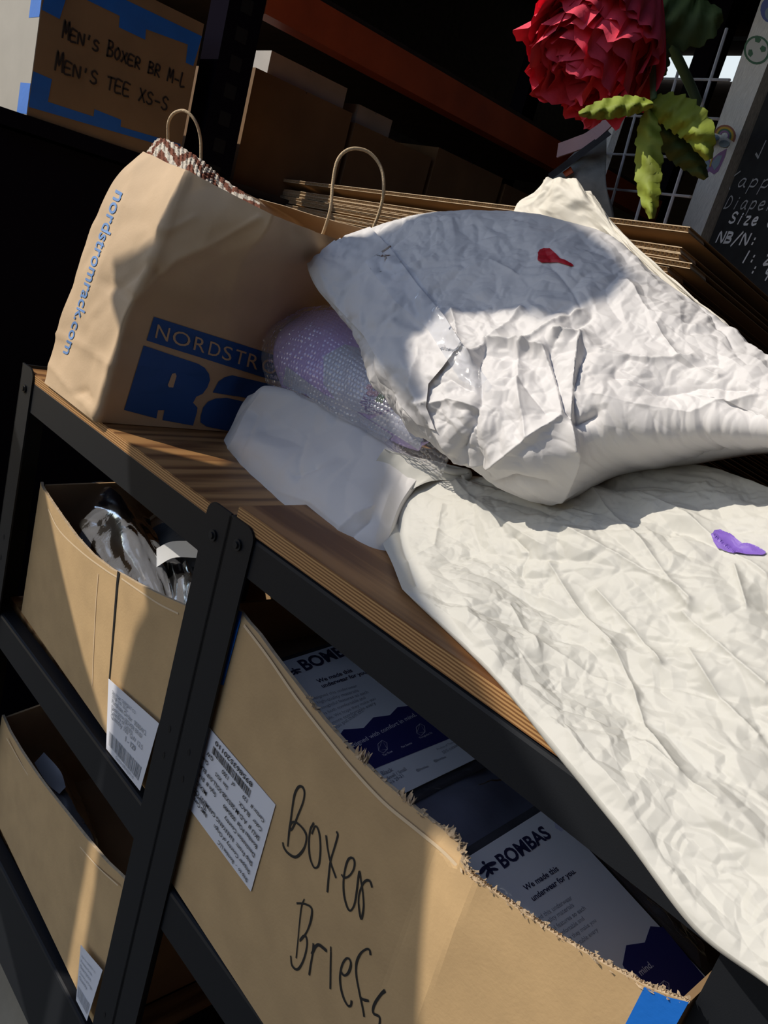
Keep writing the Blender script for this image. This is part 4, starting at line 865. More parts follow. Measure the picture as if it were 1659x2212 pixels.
# big plump white mailer on top
m1 = thing('paper_mailer', 'plump crumpled white paper mailer with a red heart sticker, on top of the pile', 'mailer', (-.5, .62, 1.12))
C1m = net([[(664, 572, .600), (745, 520, .635), (850, 482, .662), (965, 462, .685), (1120, 462, .705), (1300, 505, .705), (1405, 590, .69), (1520, 668, .672), (1680, 800, .640), (1860, 930, .62)],
          [(672, 598, .588), (755, 575, .603), (850, 560, .620), (975, 555, .632), (1130, 565, .640), (1300, 600, .645), (1420, 680, .638), (1550, 760, .625), (1710, 860, .605), (1880, 960, .60)],
          [(690, 630, .580), (770, 640, .580), (860, 650, .588), (985, 660, .592), (1130, 675, .598), (1300, 705, .602), (1440, 765, .600), (1580, 825, .592), (1730, 900, .580), (1890, 985, .58)],
          [(730, 675, .573), (795, 710, .562), (875, 745, .558), (990, 765, .555), (1130, 785, .558), (1300, 810, .560), (1450, 850, .562), (1590, 885, .562), (1740, 930, .560), (1895, 1000, .57)],
          [(775, 735, .568), (825, 790, .550), (890, 840, .535), (1000, 870, .527), (1140, 895, .525), (1300, 905, .528), (1455, 925, .535), (1600, 930, .540), (1745, 950, .55), (1895, 1010, .575)],
          [(830, 840, .566), (870, 880, .552), (920, 920, .540), (1030, 970, .532), (1160, 1000, .530), (1300, 980, .555), (1450, 972, .585), (1600, 955, .605), (1745, 962, .61), (1895, 1015, .61)],
          [(870, 895, .572), (905, 925, .570), (955, 952, .568), (1062, 1042, .575), (1188, 1086, .592), (1285, 1030, .635), (1430, 998, .668), (1595, 968, .68), (1740, 972, .67), (1895, 1020, .65)]])
_dy = np.array([[0]*10, [0]*10, [0, 0, 0, 0, 0, .01, .015, .015, .015, .015], [0, 0, 0, 0, .01, .025, .035, .035, .03, .02], [0, 0, 0, 0, .015, .04, .052, .055, .05, .03], [0, 0, 0, 0, .012, .035, .045, .05, .045, .03], [0, 0, 0, 0, .004, .012, .015, .02, .02, .02]])
for _r in range(7):
    for _c in range(10):
        _p = C1m[_r, _c]; _y = _p[1]; C1m[_r, _c] = EYE+(_p-EYE)*((_y+_dy[_r, _c])/_y)
def d1(s, t, p):
    h = .014*fz(s*9, t*9, 31, .25, .5, 1, .7)+.015*fz(s*17, t*17, 37, .25, .2, 1.1, .8)+.0095*fz(s*33, t*33, 41, .25, .6, 1.2, .8)+.0056*fz(s*62, t*62, 47, .25, .3, 1.2, .8)+.0024*fz(s*115, t*115, 49, .25)
    calm = 1-.45*np.exp(-((p[..., 0]-1080)/230)**2-((p[..., 1]-560)/110)**2)-.5*np.exp(-((p[..., 0]-1480)/280)**2-((p[..., 1]-985)/55)**2)
    h = h*calm
    for ln, a, w_ in [([(1060, 752), (1040, 800), (1045, 880), (1010, 960), (1040, 1030)], -.007, 9), ([(1055, 755), (1120, 760), (1180, 775), (1205, 850), (1215, 900)], .010, 12), ([(1205, 750), (1258, 748), (1250, 800), (1235, 900), (1225, 960)], .013, 12), ([(1190, 780), (1220, 900), (1240, 920)], -.011, 9), ([(1265, 790), (1240, 870), (1245, 920), (1290, 900)], -.009, 9), ([(1125, 760), (1120, 850), (1140, 950)], .005, 10), ([(1050, 830), (1120, 830), (1180, 900)], -.004, 9), ([(985, 690), (1000, 760), (1025, 800)], .006, 9), ([(1130, 680), (1080, 740), (1020, 790)], .006, 9), ([(1260, 690), (1180, 735), (1130, 770)], .007, 9), ([(1280, 700), (1200, 770)], -.005, 8), ([(920, 780), (915, 850), (945, 900), (990, 960)], .006, 8), ([(945, 840), (980, 830), (1020, 850)], -.005, 7), ([(930, 880), (985, 870), (1040, 890)], .005, 8), ([(1000, 980), (1060, 1000), (1130, 960), (1210, 910)], .006, 10), ([(1070, 1040), (1120, 1020), (1180, 1030)], -.007, 10), ([(1030, 900), (1035, 960), (1060, 1020)], -.006, 8), ([(1240, 930), (1225, 1000), (1190, 1080)], .006, 10), ([(1350, 620), (1400, 690), (1500, 720)], .003, 9), ([(1300, 780), (1400, 800), (1500, 790)], .005, 9), ([(1330, 830), (1420, 860), (1520, 850), (1620, 860)], -.005, 9), ([(1280, 870), (1380, 890), (1500, 905), (1640, 870)], .004, 10), ([(1420, 720), (1470, 790), (1560, 830)], .004, 9), ([(1190, 580), (1240, 640), (1260, 690)], -.003, 8), ([(1000, 600), (1060, 570), (1120, 600)], .003, 10), ([(870, 600), (940, 570)], .003, 9), ([(1500, 650), (1580, 760)], -.003, 8)]: h = h+fold(p, ln, a, w_)
    return h
o1, bv1, F1 = pillow('paper_envelope', C1m, 500, 600, .07, d1, 'white', m1, back_off=(.01, .06, -.01))
rs = [(1162, 548), (1166, 541), (1175, 538), (1188, 538), (1197, 545), (1200, 556), (1199, 562), (1210, 560), (1222, 564), (1234, 571), (1240, 576), (1232, 577), (1218, 572), (1205, 568), (1190, 569), (1170, 569), (1163, 564)]
decal(bv1, rs, .0012, 3.5).build('heart_sticker', 'red', o1, label='red heart sticker, half folded')
# folded left end lying over the body, and clear tape across it
fl = [(700, 545), (742, 512), (800, 492), (850, 545), (905, 620), (965, 690), (1000, 745), (960, 800), (930, 835), (925, 885), (945, 935), (905, 922), (868, 880), (830, 800), (790, 730), (735, 672), (692, 628), (672, 590)]
dm = decal(bv1, fl, .0045, 7); nn = len(dm.v)
for k in range(nn):
    p = np.array(dm.v[k]); q = (p-EYE)/np.linalg.norm(p-EYE); pp = pix(p); dm.v[k] = tuple(p-q*(.004*float(facet(np.array([pp[0]*.02]), np.array([pp[1]*.02]), 14, .6)[0])))
dm.build('folded_end', 'white', o1, smooth=True)
tp = decal(bv1, [(795, 575), (850, 540), (910, 610), (965, 690), (1020, 775), (1060, 830), (1040, 850), (1000, 830), (930, 720), (860, 660)], .0075, 6)
for k in range(len(tp.v)):
    p = np.array(tp.v[k]); q = (p-EYE)/np.linalg.norm(p-EYE); pp = pix(p); tp.v[k] = tuple(p-q*(.0016*float(facet(np.array([pp[0]*.045]), np.array([pp[1]*.045]), 24, .6)[0])))
tp.build('clear_tape', 'tapefilm', o1, smooth=True, label='crinkled clear tape')
# back flap that stands up like an ear
C = net([[(1112, 470, .735), (1190, 480, .735), (1300, 520, .735), (1420, 610, .725), (1530, 690, .71), (1680, 815, .69)],
         [(1118, 440, .740), (1180, 440, .735), (1290, 480, .735), (1410, 585, .725), (1515, 660, .71), (1670, 790, .69)],
         [(1150, 410, .745), (1200, 405, .735), (1280, 440, .735), (1330, 500, .735), (1500, 640, .715), (1662, 778, .695)],
         [(1172, 392, .750), (1205, 386, .745), (1250, 398, .745), (1312, 470, .745), (1490, 632, .72), (1658, 770, .70)]])
G = bez_net(C, 70, 130); N = normals(G)
if np.mean(np.sum(N*(EYE-G), 2)) < 0: N = -N
gi, gj = np.meshgrid(np.linspace(0, .08, 70), np.linspace(0, .35, 130), indexing='ij')
G = G+N*(.009*facet(gi*20, gj*20, 71, .3)+.006*facet(gi*42, gj*42, 74, .3)+.0018*facet(gi*95, gj*95, 79, .3))[..., None]
mb = MB(); mb.grid(G); mb.grid(G-N*.0008, 0, True); mb.build('back_flap', 'ear', m1, smooth=True)

# ------------------------------------------------------------ stack of flattened cartons behind
ST_Y = .80
c0 = at(1505, 492, y=ST_Y); dl = np.array([-.977, .211, 0.]); dp = np.array([.211, .977, -.205])
SL = 1.18; SD = .42; TH = .0062
def flat_sheet():
    mb = MB()
    L_, D_ = dl*SL, dp*SD; up = np.array([0, 0, 1.])
    for z0, z1 in ((-TH, -TH+.0006), (-.0006, 0)):
        p = [np.zeros(3), L_, L_+D_, D_]; mb.hexa([q+up*z0 for q in p]+[q+up*z1 for q in p])
    me = mb.mesh('liner')
    fb = MB(); n_ = 190; a = []; b_ = []
    for i in range(n_*2+1):
        z_ = -.0009 if i % 2 else -TH+.0009
        a.append(dl*(SL*i/(2*n_))+up*z_-dp*.0004); b_.append(dl*(SL*i/(2*n_))+up*z_+dp*.03)
    fb.grid(np.array([a, b_])); fb.grid(np.array([a, b_])+up*.0005, 0, True)
    for z0, z1 in ((-TH, -TH+.0009), (-.0009, 0)): fb.hexa([dl*0-dp*.0006+up*z0, L_-dp*.0006+up*z0, L_+dp*.002+up*z0, dp*.002+up*z0, dl*0-dp*.0006+up*z1, L_-dp*.0006+up*z1, L_+dp*.002+up*z1, dp*.002+up*z1])
    return me, fb.mesh('fluted_edge')
lm, fm = flat_sheet(); lm.materials.append(MT['card_in']); fm.materials.append(MT['card_edge'])
rs_ = random.Random(5); z = c0[2]; zend = T+.105; k = 0; gaps = [.013, .0004, .003, .0005, .005, .0004, .0004]
while z-TH > zend:
    off = dl*rs_.uniform(-.012, .02)+dp*rs_.uniform(-.004, .006)*(k > 0)
    lab = 'topmost flattened brown carton with lifted front edge on the stack behind the mailers' if k == 0 else 'flattened brown carton in the stack behind the mailers'
    o = bpy.data.objects.new('flattened_carton', lm); COL.objects.link(o); o.location = (c0[0]+off[0], c0[1]+off[1], z+off[2]); o['label'] = lab; o['category'] = 'box'; o['group'] = 'flattened cartons in the stack'
    f = bpy.data.objects.new('fluted_edge', fm); COL.objects.link(f); f.parent = o; f['label'] = 'pale corrugated edge'
    if k == 0:
        del o['group']
    z -= TH+(gaps[k] if k < len(gaps) else rs_.choice([.0002, .0004, .0012, .003])); k += 1
# left-hand step: a shorter narrow bundle of flaps
# ------------------------------------------------------------ easel chalkboard, wire grid, paper flower
ed = np.array([-.799, .602, 0.]); ed /= np.linalg.norm(ed)      # width direction of the board (away to the left)
en = np.cross(ed, (0, 0, 1.)); en /= np.linalg.norm(en)
if np.dot(en, EYE-np.array([-.5, 1, 1.4])) < 0: en = -en
E0 = at(1560, 260, y=1.78); lean = np.array([0, 0, 1.])-en*.06; nE = np.cross(ed, lean); nE /= np.linalg.norm(nE)
if np.dot(nE, EYE-E0) < 0: nE = -nE
plE = (E0, nE); AE = lambda x, y, o=0.0: at(x, y, pl=plE)+nE*o
ease = thing('easel_chalkboard', 'chalkboard easel with whitewashed wooden frame behind the cardboard stack', 'sign', (AE(1560, 260)[0]+.2, AE(1560, 260)[1]-.1, 0))
def lineext(a, b, zlo, zhi):
    a, b = np.array(a), np.array(b); t0 = (zlo-a[2])/(b[2]-a[2]); t1 = (zhi-a[2])/(b[2]-a[2]); return a+(b-a)*t0, a+(b-a)*t1
Lb, Lt = lineext(AE(1472, 492), AE(1644, 0), .004, 2.25); Rb, Rt = lineext(AE(1517, 501), AE(1595, 300), .004, 2.25)
wS = np.dot(Rt-Lt, -ed)
stile = MB(); stile.hexa([Lb, Rb, Rb-nE*.03, Lb-nE*.03, Lt, Rt, Rt-nE*.03, Lt-nE*.03]); stile_o = stile.build('stile', 'pale_wood', ease)
Sd = (-ed)*.0
MB().hexa([Rb+(-ed)*.0005, Rb+(-ed)*.003-nE*.018, Rb-nE*.03+(-ed)*.003, Rb-nE*.03, Rt+(-ed)*.0005, Rt+(-ed)*.003-nE*.018, Rt-nE*.03+(-ed)*.003, Rt-nE*.03]).build('stile_edge', 'pale_side', ease)
bw = .62
Rm = Rb+(Rt-Rb)*.14
MB().hexa([Rm-nE*.022, Rm-nE*.022-ed*bw, Rm-nE*.03-ed*bw, Rm-nE*.03, Rt-nE*.022, Rt-nE*.022-ed*bw, Rt-nE*.03-ed*bw, Rt-nE*.03]).build('slate_panel', 'slate', ease)
MB().hexa([Rb-ed*bw, Rb-ed*(bw+.08), Rb-ed*(bw+.08)-nE*.03, Rb-ed*bw-nE*.03, Rt-ed*bw, Rt-ed*(bw+.08), Rt-ed*(bw+.08)-nE*.03, Rt-ed*bw-nE*.03]).build('stile', 'pale_wood', ease)
plS = (Rb-nE*.021, nE); AS = lambda x, y: at(x, y, pl=plS)
mb = MB(); md = MB()
def chalk(mbx, s, a, b, h_, wd): hand_text(mbx, s, AS(*a), AS(*b), nE, h_, wd)
chalk(md, '(app', (1568, 402), (1662, 408), .025, .0032); chalk(md, 'Diaper', (1562, 450), (1672, 455), .025, .0032); chalk(mb, 'Size ch', (1573, 481), (1690, 492), .022, .0046)
chalk(mb, 'NB/N: 1', (1546, 522), (1675, 536), .021, .0054); chalk(mb, '1: 2', (1600, 566), (1664, 572), .021, .0054); chalk(mb, ': 4', (1618, 590), (1662, 604), .020, .0050)
ribbon(md, [AS(1654, 305), AS(1648, 318), AS(1638, 340)], nE, .0040); ribbon(md, [AS(1633, 332), AS(1638, 341)], nE, .0046)
mb.build('chalk_writing', 'chalk', ease, label='white chalk lettering'); md.build('faint_chalk_writing', 'chalkdim', ease)
# stickers on the stile
def sticker(name, layers, label):
    root = None
    for i, (poly, mt) in enumerate(layers):
        m_ = MB().add([AE(x, y, .0008+.0004*i) for x, y in poly], [tuple(range(len(poly)))])
        o_ = m_.build(name if i == 0 else 'sticker_print', mt, ease if i == 0 else root)
        if i == 0: root = o_; o_['label'] = label
ZS = lambda L: [(1440+x/5.265, y/5.265) for x, y in L]
sticker('round_sticker', [(ell(1665, 22, 22, 28, 18), 'st_bl'), (ell(1667, 30, 14, 16, 14), 'st_b')], 'round blue sticker')
sticker('ball_sticker', [(ZS(ell(1030, 570, 150, 165, 20)), 'st_g'), (ZS(ell(1032, 570, 126, 140, 20)), 'st_w'), (ZS(ell(960, 605, 32, 48, 5, .3)), 'st_g'), (ZS(ell(1045, 455, 38, 38, 5)), 'st_g'), (ZS(ell(1105, 560, 36, 40, 5, .8)), 'st_g')], 'football sticker')
def arc(cx_, cy_, r0, r1, a0, a1, n=12): return [(cx_+r0*math.cos(a), cy_+r0*math.sin(a)) for a in np.linspace(a0, a1, n)]+[(cx_+r1*math.cos(a), cy_+r1*math.sin(a)) for a in np.linspace(a1, a0, n)]
sticker('rainbow_sticker', [(ZS(arc(665, 1545, 125, 100, 3.4, 6.9)), 'st_r'), (ZS(arc(665, 1545, 104, 78, 3.4, 6.9)), 'st_y'), (ZS(arc(665, 1545, 80, 58, 3.4, 6.9)), 'st_g'), (ZS(arc(665, 1545, 60, 40, 3.4, 6.9)), 'st_v'), (ZS(ell(555, 1570, 55, 38, 12)), 'st_b'), (ZS(ell(665, 1640, 60, 42, 12)), 'st_b')], 'rainbow and clouds sticker')
sticker('butterfly_sticker', [(ZS([(500, 1840), (470, 1720), (430, 1730), (395, 1800), (385, 1870), (410, 1990), (440, 2000), (490, 1950), (540, 1985), (590, 1950), (660, 1800), (690, 1690), (600, 1740), (530, 1800)]), 'st_v'), (ZS([(490, 1850), (450, 1760), (415, 1830), (430, 1950), (480, 1920), (500, 1880)]), 'st_b'), (ZS([(510, 1860), (590, 1770), (640, 1770), (600, 1880), (550, 1940)]), 'st_b'), (ZS([(492, 1900), (520, 1800), (535, 1800), (508, 1900)]), 'st_y')], 'butterfly sticker')
# wire grid panel
gp = (at(1430, 300, y=1.55), nE); AG = lambda x, y: at(x, y, pl=gp)
grid = thing('wire_grid_panel', 'upright chrome wire grid panel left of the chalkboard', 'rack', (AG(1400, 400)[0], AG(1400, 400)[1], 0))
def wire(a, b, r_=.0026, zlo=None):
    p, q = AG(*a), AG(*b)
    if zlo is not None: p, q = lineext(p, q, zlo, q[2])
    MB().tube([p, q], r_, 6).build('wire', 'chrome', grid)
for a, b in [((1318, 450), (1395, 165)), ((1372, 480), (1465, 155)), ((1440, 470), (1570, 62)), ((1260, 470), (1325, 240)), ((1236, 470), (1296, 240))]: wire(a, b, .0034, .01)
for a, b in [((1290, 248), (1552, 257)), ((1275, 330), (1522, 343)), ((1255, 402), (1492, 425)), ((1330, 168), (1576, 173))]: wire(a, b, .0028)
p, q = lineext(AG(1272, 425), AG(1352, 185), .005, AG(1352, 185)[2]); e_ = -ed*.020
MB().hexa([p-e_, p+e_, p+e_-nE*.018, p-e_-nE*.018, q-e_, q+e_, q+e_-nE*.018, q-e_-nE*.018]).build('edge_bar', 'pale_wood', grid)
# grey bundle with a pink strap
gb = thing('grey_backpack', 'grey patterned backpack with a pink strap hanging behind the ear of the mailer', 'bag', at(1240, 400, y=1.55)-np.array([0, 0, .15]))
C = net([[(1175, 470, 1.52), (1240, 480, 1.50), (1330, 500, 1.50)], [(1185, 390, 1.50), (1245, 390, 1.46), (1310, 400, 1.48)], [(1225, 345, 1.52), (1270, 330, 1.50), (1310, 335, 1.51)], [(1270, 300, 1.54), (1290, 290, 1.53), (1310, 290, 1.54)]])
pillow('pack_body', C, 40, 40, .08, lambda s, t, p: .006*facet(s*18, t*18, 5, .7), 'greycloth', gb)
mb = MB(); S_ = spline([at(1212, 322, y=1.46), at(1240, 312, y=1.45), at(1268, 300, y=1.455), at(1300, 275, y=1.47), at(1320, 255, y=1.48)], 8); ribbon(mb, S_, YF, .030); ribbon(mb, [p+np.array([0, .004, 0]) for p in S_], YF, .030); mb.build('pink_strap', 'pink', gb, smooth=True)
mb = MB(); S_ = spline([at(1190, 380, y=1.45), at(1230, 350, y=1.44), at(1270, 320, y=1.45), at(1310, 290, y=1.47)], 8); ribbon(mb, S_, YF, .017); mb.build('dark_strap', 'darkcloth', gb, smooth=True)
mb = MB(); q = [at(1215, 372, y=1.45), at(1232, 360, y=1.448), at(1238, 372, y=1.448), at(1222, 382, y=1.449)]; mb.prism(q, (0, .003, 0)); mb.build('orange_patch', 'orange', gb)
# paper flower
fl_ = thing('paper_flower', 'giant red crepe paper flower with serrated green leaves, hanging over the cardboard', 'flower', at(1400, 30, y=.98))
base = at(1405, -75, y=1.0); tipc = at(1222, 185, y=.90); axis = tipc-base; LnA = np.linalg.norm(axis); axis /= LnA
ux = np.cross(axis, (0, 0, 1.)); ux /= np.linalg.norm(ux); uy = np.cross(axis, ux)
rp = random.Random(12)
for k in range(64):
    ring = k % 4; sp = [.10, .24, .38, .50][ring]*rp.uniform(.85, 1.15); ang = 2*math.pi*(k/64*4.0*1.618)+rp.uniform(-.25, .25)
    ln = LnA*[1.02, 1.0, .96, .86][ring]*rp.uniform(.84, 1.06); wd = LnA*rp.uniform(.26, .38)
    dr = axis*math.cos(sp)+(ux*math.cos(ang)+uy*math.sin(ang))*math.sin(sp); sd = np.cross(dr, ux*math.cos(ang)+uy*math.sin(ang)); sd = sd/(np.linalg.norm(sd)+1e-9); out = np.cross(sd, dr)
    nu_, nv_ = 14, 19; G = np.zeros((nu_, nv_, 3)); ph = rp.uniform(0, 6)
    for i in range(nu_):
        a = i/(nu_-1)
        for j in range(nv_):
            b_ = j/(nv_-1)*2-1; half = wd*(a**.6)*(1.0 if a < .85 else 1-(a-.85)*1.2)
            edge_ = .05*LnA*(a**3)*math.sin(b_*4+ph)*.5+.004*(a**4)*math.sin(b_*11+ph*2)
            rag = 1+.035*math.sin(b_*6+ph)*a+.012*math.sin(b_*15+ph*3)*a
            G[i, j] = base+dr*ln*a*rag*(1-.10*b_*b_*a)+sd*half*b_+out*(-.16*wd*(b_*b_)*a*1.2+edge_+ .05*ln*math.sin(a*2.6))
    MB().grid(G).build('petal', 'petal', fl_, smooth=True)
MB().tube(spline([at(1395, 15, y=1.0), at(1430, 65, y=1.10), at(1475, 150, y=1.30), at(1510, 230, y=1.55), at(1530, 300, y=1.76)], 6), [.0066+.004*i/24 for i in range(25)], 10).build('stem', 'stem', fl_, smooth=True)
MB().tube(spline([at(1405, -10, y=1.02), at(1408, 90, y=1.01), at(1412, 215, y=.99)], 6), .0045, 8).build('stem', 'stem', fl_, smooth=True)
def leaf(mid, wl, wr, ys, mat='leaf', serr=8, curl=.012):
    """serrated leaf along a midrib, widths in pixels to either side"""
    n_ = 33; S_ = spline([np.array([x, y, d]) for (x, y), d in zip(mid, ys)], 16); S_ = [S_[int(i*(len(S_)-1)/(n_-1))] for i in range(n_)]
    G = np.zeros((n_, 7, 3)); rl = random.Random(int(mid[0][0]))
    for i in range(n_):
        t_ = i/(n_-1); a = S_[min(i+1, n_-1)][:2]-S_[max(i-1, 0)][:2]; a = a/np.linalg.norm(a); nn_ = np.array([-a[1], a[0]]); prof = math.sin(math.pi*min(1, (t_*.93+.04)))**.7
        for j, b_ in enumerate(np.linspace(-1, 1, 7)):
            wv_ = (wl if b_ < 0 else wr)*prof*(1+(.22*((i*serr/n_) % 1)-.1)*(abs(b_) > .9)+rl.uniform(-.05, .05)*(abs(b_) > .9))
            p = S_[i][:2]+nn_*b_*wv_; G[i, j] = at(p[0], p[1], y=S_[i][2]+curl*abs(b_)+.004*math.sin(i*.9+j))
    mb = MB(); mb.grid(G); mb.grid(G+np.array([0, .0012, 0]), 0, True); return mb.build('leaf', mat, fl_, smooth=True)
leaf([(1410, 225), (1360, 228), (1300, 238), (1250, 246)], 22, 24, [.86, .85, .84, .835])
leaf([(1398, 225), (1450, 245), (1500, 280), (1530, 345)], 48, 34, [.985, .98, .98, .99])
leaf([(1402, 235), (1402, 300), (1402, 400), (1408, 472)], 28, 30, [.985, .965, .955, .95])
leaf([(1410, 240), (1450, 300), (1490, 340), (1525, 385)], 30, 34, [1.0, 1.01, 1.02, 1.03], 'leafdk')
leaf([(1400, 0), (1440, 20), (1500, 40), (1560, 30)], 60, 70, [1.06, 1.07, 1.08, 1.09], 'leafdk')
leaf([(1390, 60), (1410, 90), (1420, 130), (1420, 180)], 30, 34, [1.06, 1.06, 1.06, 1.06], 'leafdk')

# ------------------------------------------------------------ pallet rack and goods on the left, in the dark
RX = -1.5
rk = thing('pallet_rack', 'dark pallet rack with an orange beam in the shade at the back left', 'rack', (-1.8, 1.4, 0))
for (ya) in (.80, 2.45):
    for xa in (RX-.04, RX-.75):
        MB().box((xa-.035, ya, 0), (xa+.035, ya+.075, 2.7)).build('upright', 'navysteel', rk)
hb = MB()
for k in range(30):
    z_ = .9+k*.05; hb.add([(RX-.0045, .825, z_), (RX-.0045, .85, z_), (RX-.0045, .85, z_+.025), (RX-.0045, .825, z_+.025)], [(0, 1, 2, 3)])
hb.build('upright_hole', 'hole', rk, kind='stuff')
b0_, b1_ = at(705, -4, x=RX)[2], at(880, 150, x=RX)[2]
MB().box((RX-.05, .876, 1.665), (RX, 2.45, 1.735)).build('beam', 'orange', rk, label='orange beam')
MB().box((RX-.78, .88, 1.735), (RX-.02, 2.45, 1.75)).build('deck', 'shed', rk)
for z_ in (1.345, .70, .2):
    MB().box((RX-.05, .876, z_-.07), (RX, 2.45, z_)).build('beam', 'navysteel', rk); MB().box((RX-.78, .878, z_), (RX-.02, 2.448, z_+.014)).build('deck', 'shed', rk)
def closed_carton(label, a, b, mat='dimcard', group=None):
    c = thing('carton', label, 'box', ((a[0]+b[0])/2, (a[1]+b[1])/2, a[2]), group)
    x0, y0, z0 = a; x1, y1, z1 = b; ym = (y0+y1)/2; e = .0015
    body = MB().box((x0, y0, z0), (x1, y1, z1-.004)).build('carton_body', mat, c)
    MB().box((x0, y0, z1-.004), (x1, ym-e, z1)).build('flap', mat, c); MB().box((x0, ym+e, z1-.004), (x1, y1, z1)).build('flap', mat, c)
    return c
gr = 'cartons on the dark pallet rack'
ysb = [(.92, 1.185), (1.20, 1.46), (1.475, 1.74), (1.76, 2.05), (2.07, 2.36)]; zt = [1.585, 1.57, 1.60, 1.59, 1.58]
desc = ['dim brown carton beside the rack upright, left of the row', 'dim brown carton second along the rack row behind the paper bag', 'dim brown carton third along the rack row under the orange beam', 'dim carton fourth along the rack row beside the grey backpack', 'dim carton at the far end of the rack row']
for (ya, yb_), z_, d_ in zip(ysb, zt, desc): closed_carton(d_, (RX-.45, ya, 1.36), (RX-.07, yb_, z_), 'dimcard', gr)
closed_carton('pale box lying on top of the dim cartons by the rack upright', (RX-.30, .96, 1.587), (RX-.09, 1.17, 1.632), 'paleplastic', gr)
closed_carton('small pale box on the dim cartons, right of the longer one', (RX-.28, 1.22, 1.575), (RX-.10, 1.33, 1.615), 'paleplastic', gr)
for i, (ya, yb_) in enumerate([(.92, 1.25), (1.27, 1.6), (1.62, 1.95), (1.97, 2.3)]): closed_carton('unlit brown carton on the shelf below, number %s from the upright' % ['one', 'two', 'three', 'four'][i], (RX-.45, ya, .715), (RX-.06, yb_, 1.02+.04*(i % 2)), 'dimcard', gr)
# carton with blue tape on its own dark shelf
sh = thing('side_shelf', 'dark shelf carrying the blue taped carton at the left edge', 'shelf', (-1.75, .6, 0))
MB().box((-2.2, .43, 1.325), (RX+.01, .79, 1.350)).build('shelf_board', 'navysteel', sh)
for xx, yy in ((RX-.03, .74), (-2.18, .44), (-2.18, .75)): MB().box((xx, yy, 0), (xx+.035, yy+.035, 1.325)).build('leg', 'navysteel', sh)
MB().box((RX-.02, .43, 0), (RX-.012, .79, 1.32)).build('side_panel', 'navysteel', sh); MB().box((-2.2, .43, 0), (RX-.02, .438, 1.32)).build('front_panel', 'navysteel', sh)  # dark panels added to stand in for the blackness below the shelf
MB().box((-2.2, .43, .60), (RX+.01, .79, .62)).build('shelf_board', 'navysteel', sh)
tb = thing('taped_carton', 'brown carton edged in blue tape with handwriting, upper left corner', 'box', (-1.7, .62, 1.351))
zt_ = 1.60; y0_, y1_ = .478, .757
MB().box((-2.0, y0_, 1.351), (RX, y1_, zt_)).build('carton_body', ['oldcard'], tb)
MB().box((-2.0, y0_-.0012, 1.351), (RX, y0_, zt_)).build('pale_side', 'greyside', tb, label='pale grey end panel')
TX = RX+.0008; PT = lambda x, y: at(x, y, x=TX)
ZT = lambda L: [PT(60+x/4.366, y/4.366) for x, y in L]
for poly in ([(35, 665), (228, 748), (190, 960), (620, 1100), (630, 1030), (880, 1130), (875, 1195), (1440, 1360), (1430, 1420), (0, 1005)], [(130, 90), (155, -10), (360, -10), (300, 180)], [(540, -8), (800, -60), (1700, 370), (1560, 625), (1490, 590), (1510, 420), (1115, 275), (1108, 375), (860, 258), (868, 150)]):
    P = ZT(poly); P = [np.array([TX, min(max(p[1], y0_), y1_+.0), min(max(p[2], 1.351), zt_)]) for p in P]
    MB().add(P, [tuple(range(len(P)))]).build('blue_tape', 'blue', tb)
MB().box((RX-.05, y0_-.0016, 1.352), (RX, y0_-.0012, 1.40)).build('blue_tape', 'blue', tb); MB().box((RX-.05, y0_-.0016, 1.50), (RX, y0_-.0012, zt_)).build('blue_tape', 'blue', tb)
mb = MB()
hand_text(mb, "MEN'S BOXER BR M-L", PT(133, 80), PT(400, 190), XF, .020, .0030, hs=[1.35, .85, .85, .8, .8, 1, 1.2, .9, .8, .8, .8, 1, .9, .9, 1, 1.1, .8, 1.1])
hand_text(mb, "MEN'S TEE XS-S", PT(117, 150), PT(362, 240), XF, .020, .0030, hs=[1.5, .9, .9, .8, 1, 1, 1, 1, 1, 1, 1, 1, 1, 1.1])
mb.build('marker_writing', 'ink', tb)
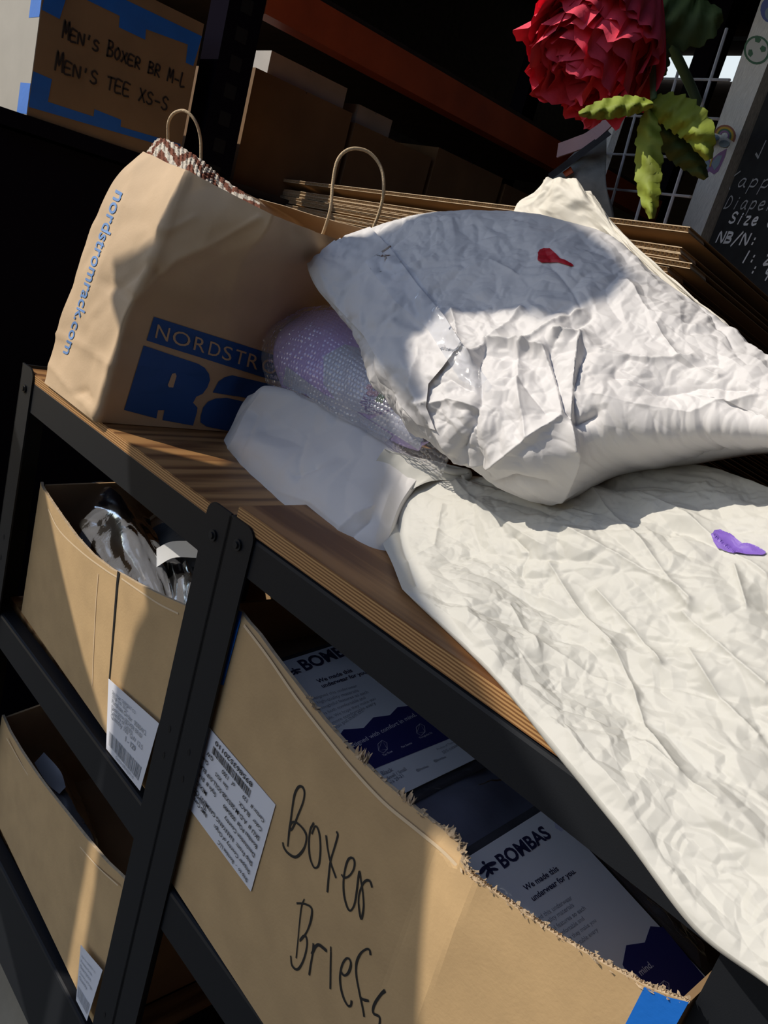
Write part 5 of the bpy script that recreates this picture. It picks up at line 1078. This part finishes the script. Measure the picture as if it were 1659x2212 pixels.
# window slit at the back right
wp = at(1545, 148, y=4.13)
win = struct('window_1', MB().box((wp[0]-.40, 4.125, wp[2]-.06), (wp[0]+.6, 4.135, wp[2]+.06)), None)
mw = bpy.data.materials.new('bright_daylight'); mw.use_nodes = True; b = mw.node_tree.nodes['Principled BSDF']; b.inputs['Emission Color'].default_value = (.85, .95, 1, 1); b.inputs['Emission Strength'].default_value = .9; win.data.materials.append(mw)
MB().box((wp[0]-.02, 4.115, wp[2]-.06), (wp[0]+.02, 4.125, wp[2]+.06)).build('window_frame', 'shed', win)
# ------------------------------------------------------------ canvas added out of view, outlines shaped to cast the shadows
A0 = -1.5; pa = np.array([AZ[0], AZ[1], 0]); pu = np.array([AZ[1], -AZ[0], 0]); TE = math.tan(SUN_EL)
def cv(u, w_): p = pa*A0+pu*u; return np.array([p[0], p[1], w_-TE*A0])
hu = .54
body = [(-1.545, -2.0), (-1.545, -1.30), (-1.572, -.93), (-1.597, -.78), (-1.580, -.62), (-1.555, -.53), (-1.60, -.47), (-1.665, -.38), (-1.69, -.32), (-1.70, -.17), (-1.83, -.15), (-1.86, -.08), (-1.80, .0), (-1.73, .08), (-1.725, .28), (-1.82, .33), (-1.86, .42), (-1.80, .60), (-1.80, .78), (-1.70, .915), (-1.60, .95), (-1.45, .945), (-1.36, .925), (-1.32, .87), (-1.31, .74), (-1.40, .66), (-1.44, .55), (-1.44, .475), (-1.38, .45), (-1.29, .43), (-1.29, .395), (-1.44, .375), (-1.54, .335), (-1.55, .27), (-1.47, .235), (-1.42, .20), (-1.38, .178), (-1.30, .178), (-1.20, .19), (-1.06, .215), (-.945, .235), (-.755, .235), (-.77, .18), (-.83, .08), (-.88, .045), (-.92, .01), (-.905, -.03), (-.876, -.113), (-.836, -.215), (-.80, -.30), (-.78, -2.0)]
left = [(-1.60, -2.0), (-1.582, -1.24), (-1.572, -.955), (-1.751, -.942), (-2.006, -.855), (-2.6, -.66), (-2.6, -2.0)]
UW = lambda L: [cv(u*hu, 1+w_*hu) for u, w_ in L]
MB().prism(UW(body), pa*-.004).build('canvas_sheet', 'canvas', None)
cs_ = bpy.data.objects['canvas_sheet']; tag(cs_, 'grey canvas sheet hung up in front of the shed', 'canvas')
MB().prism(UW(left), pa*-.004).build('canvas_sheet', 'canvas', None)
tag(bpy.data.objects['canvas_sheet.001'], 'lower grey canvas sheet hung left of the taller one', 'canvas')
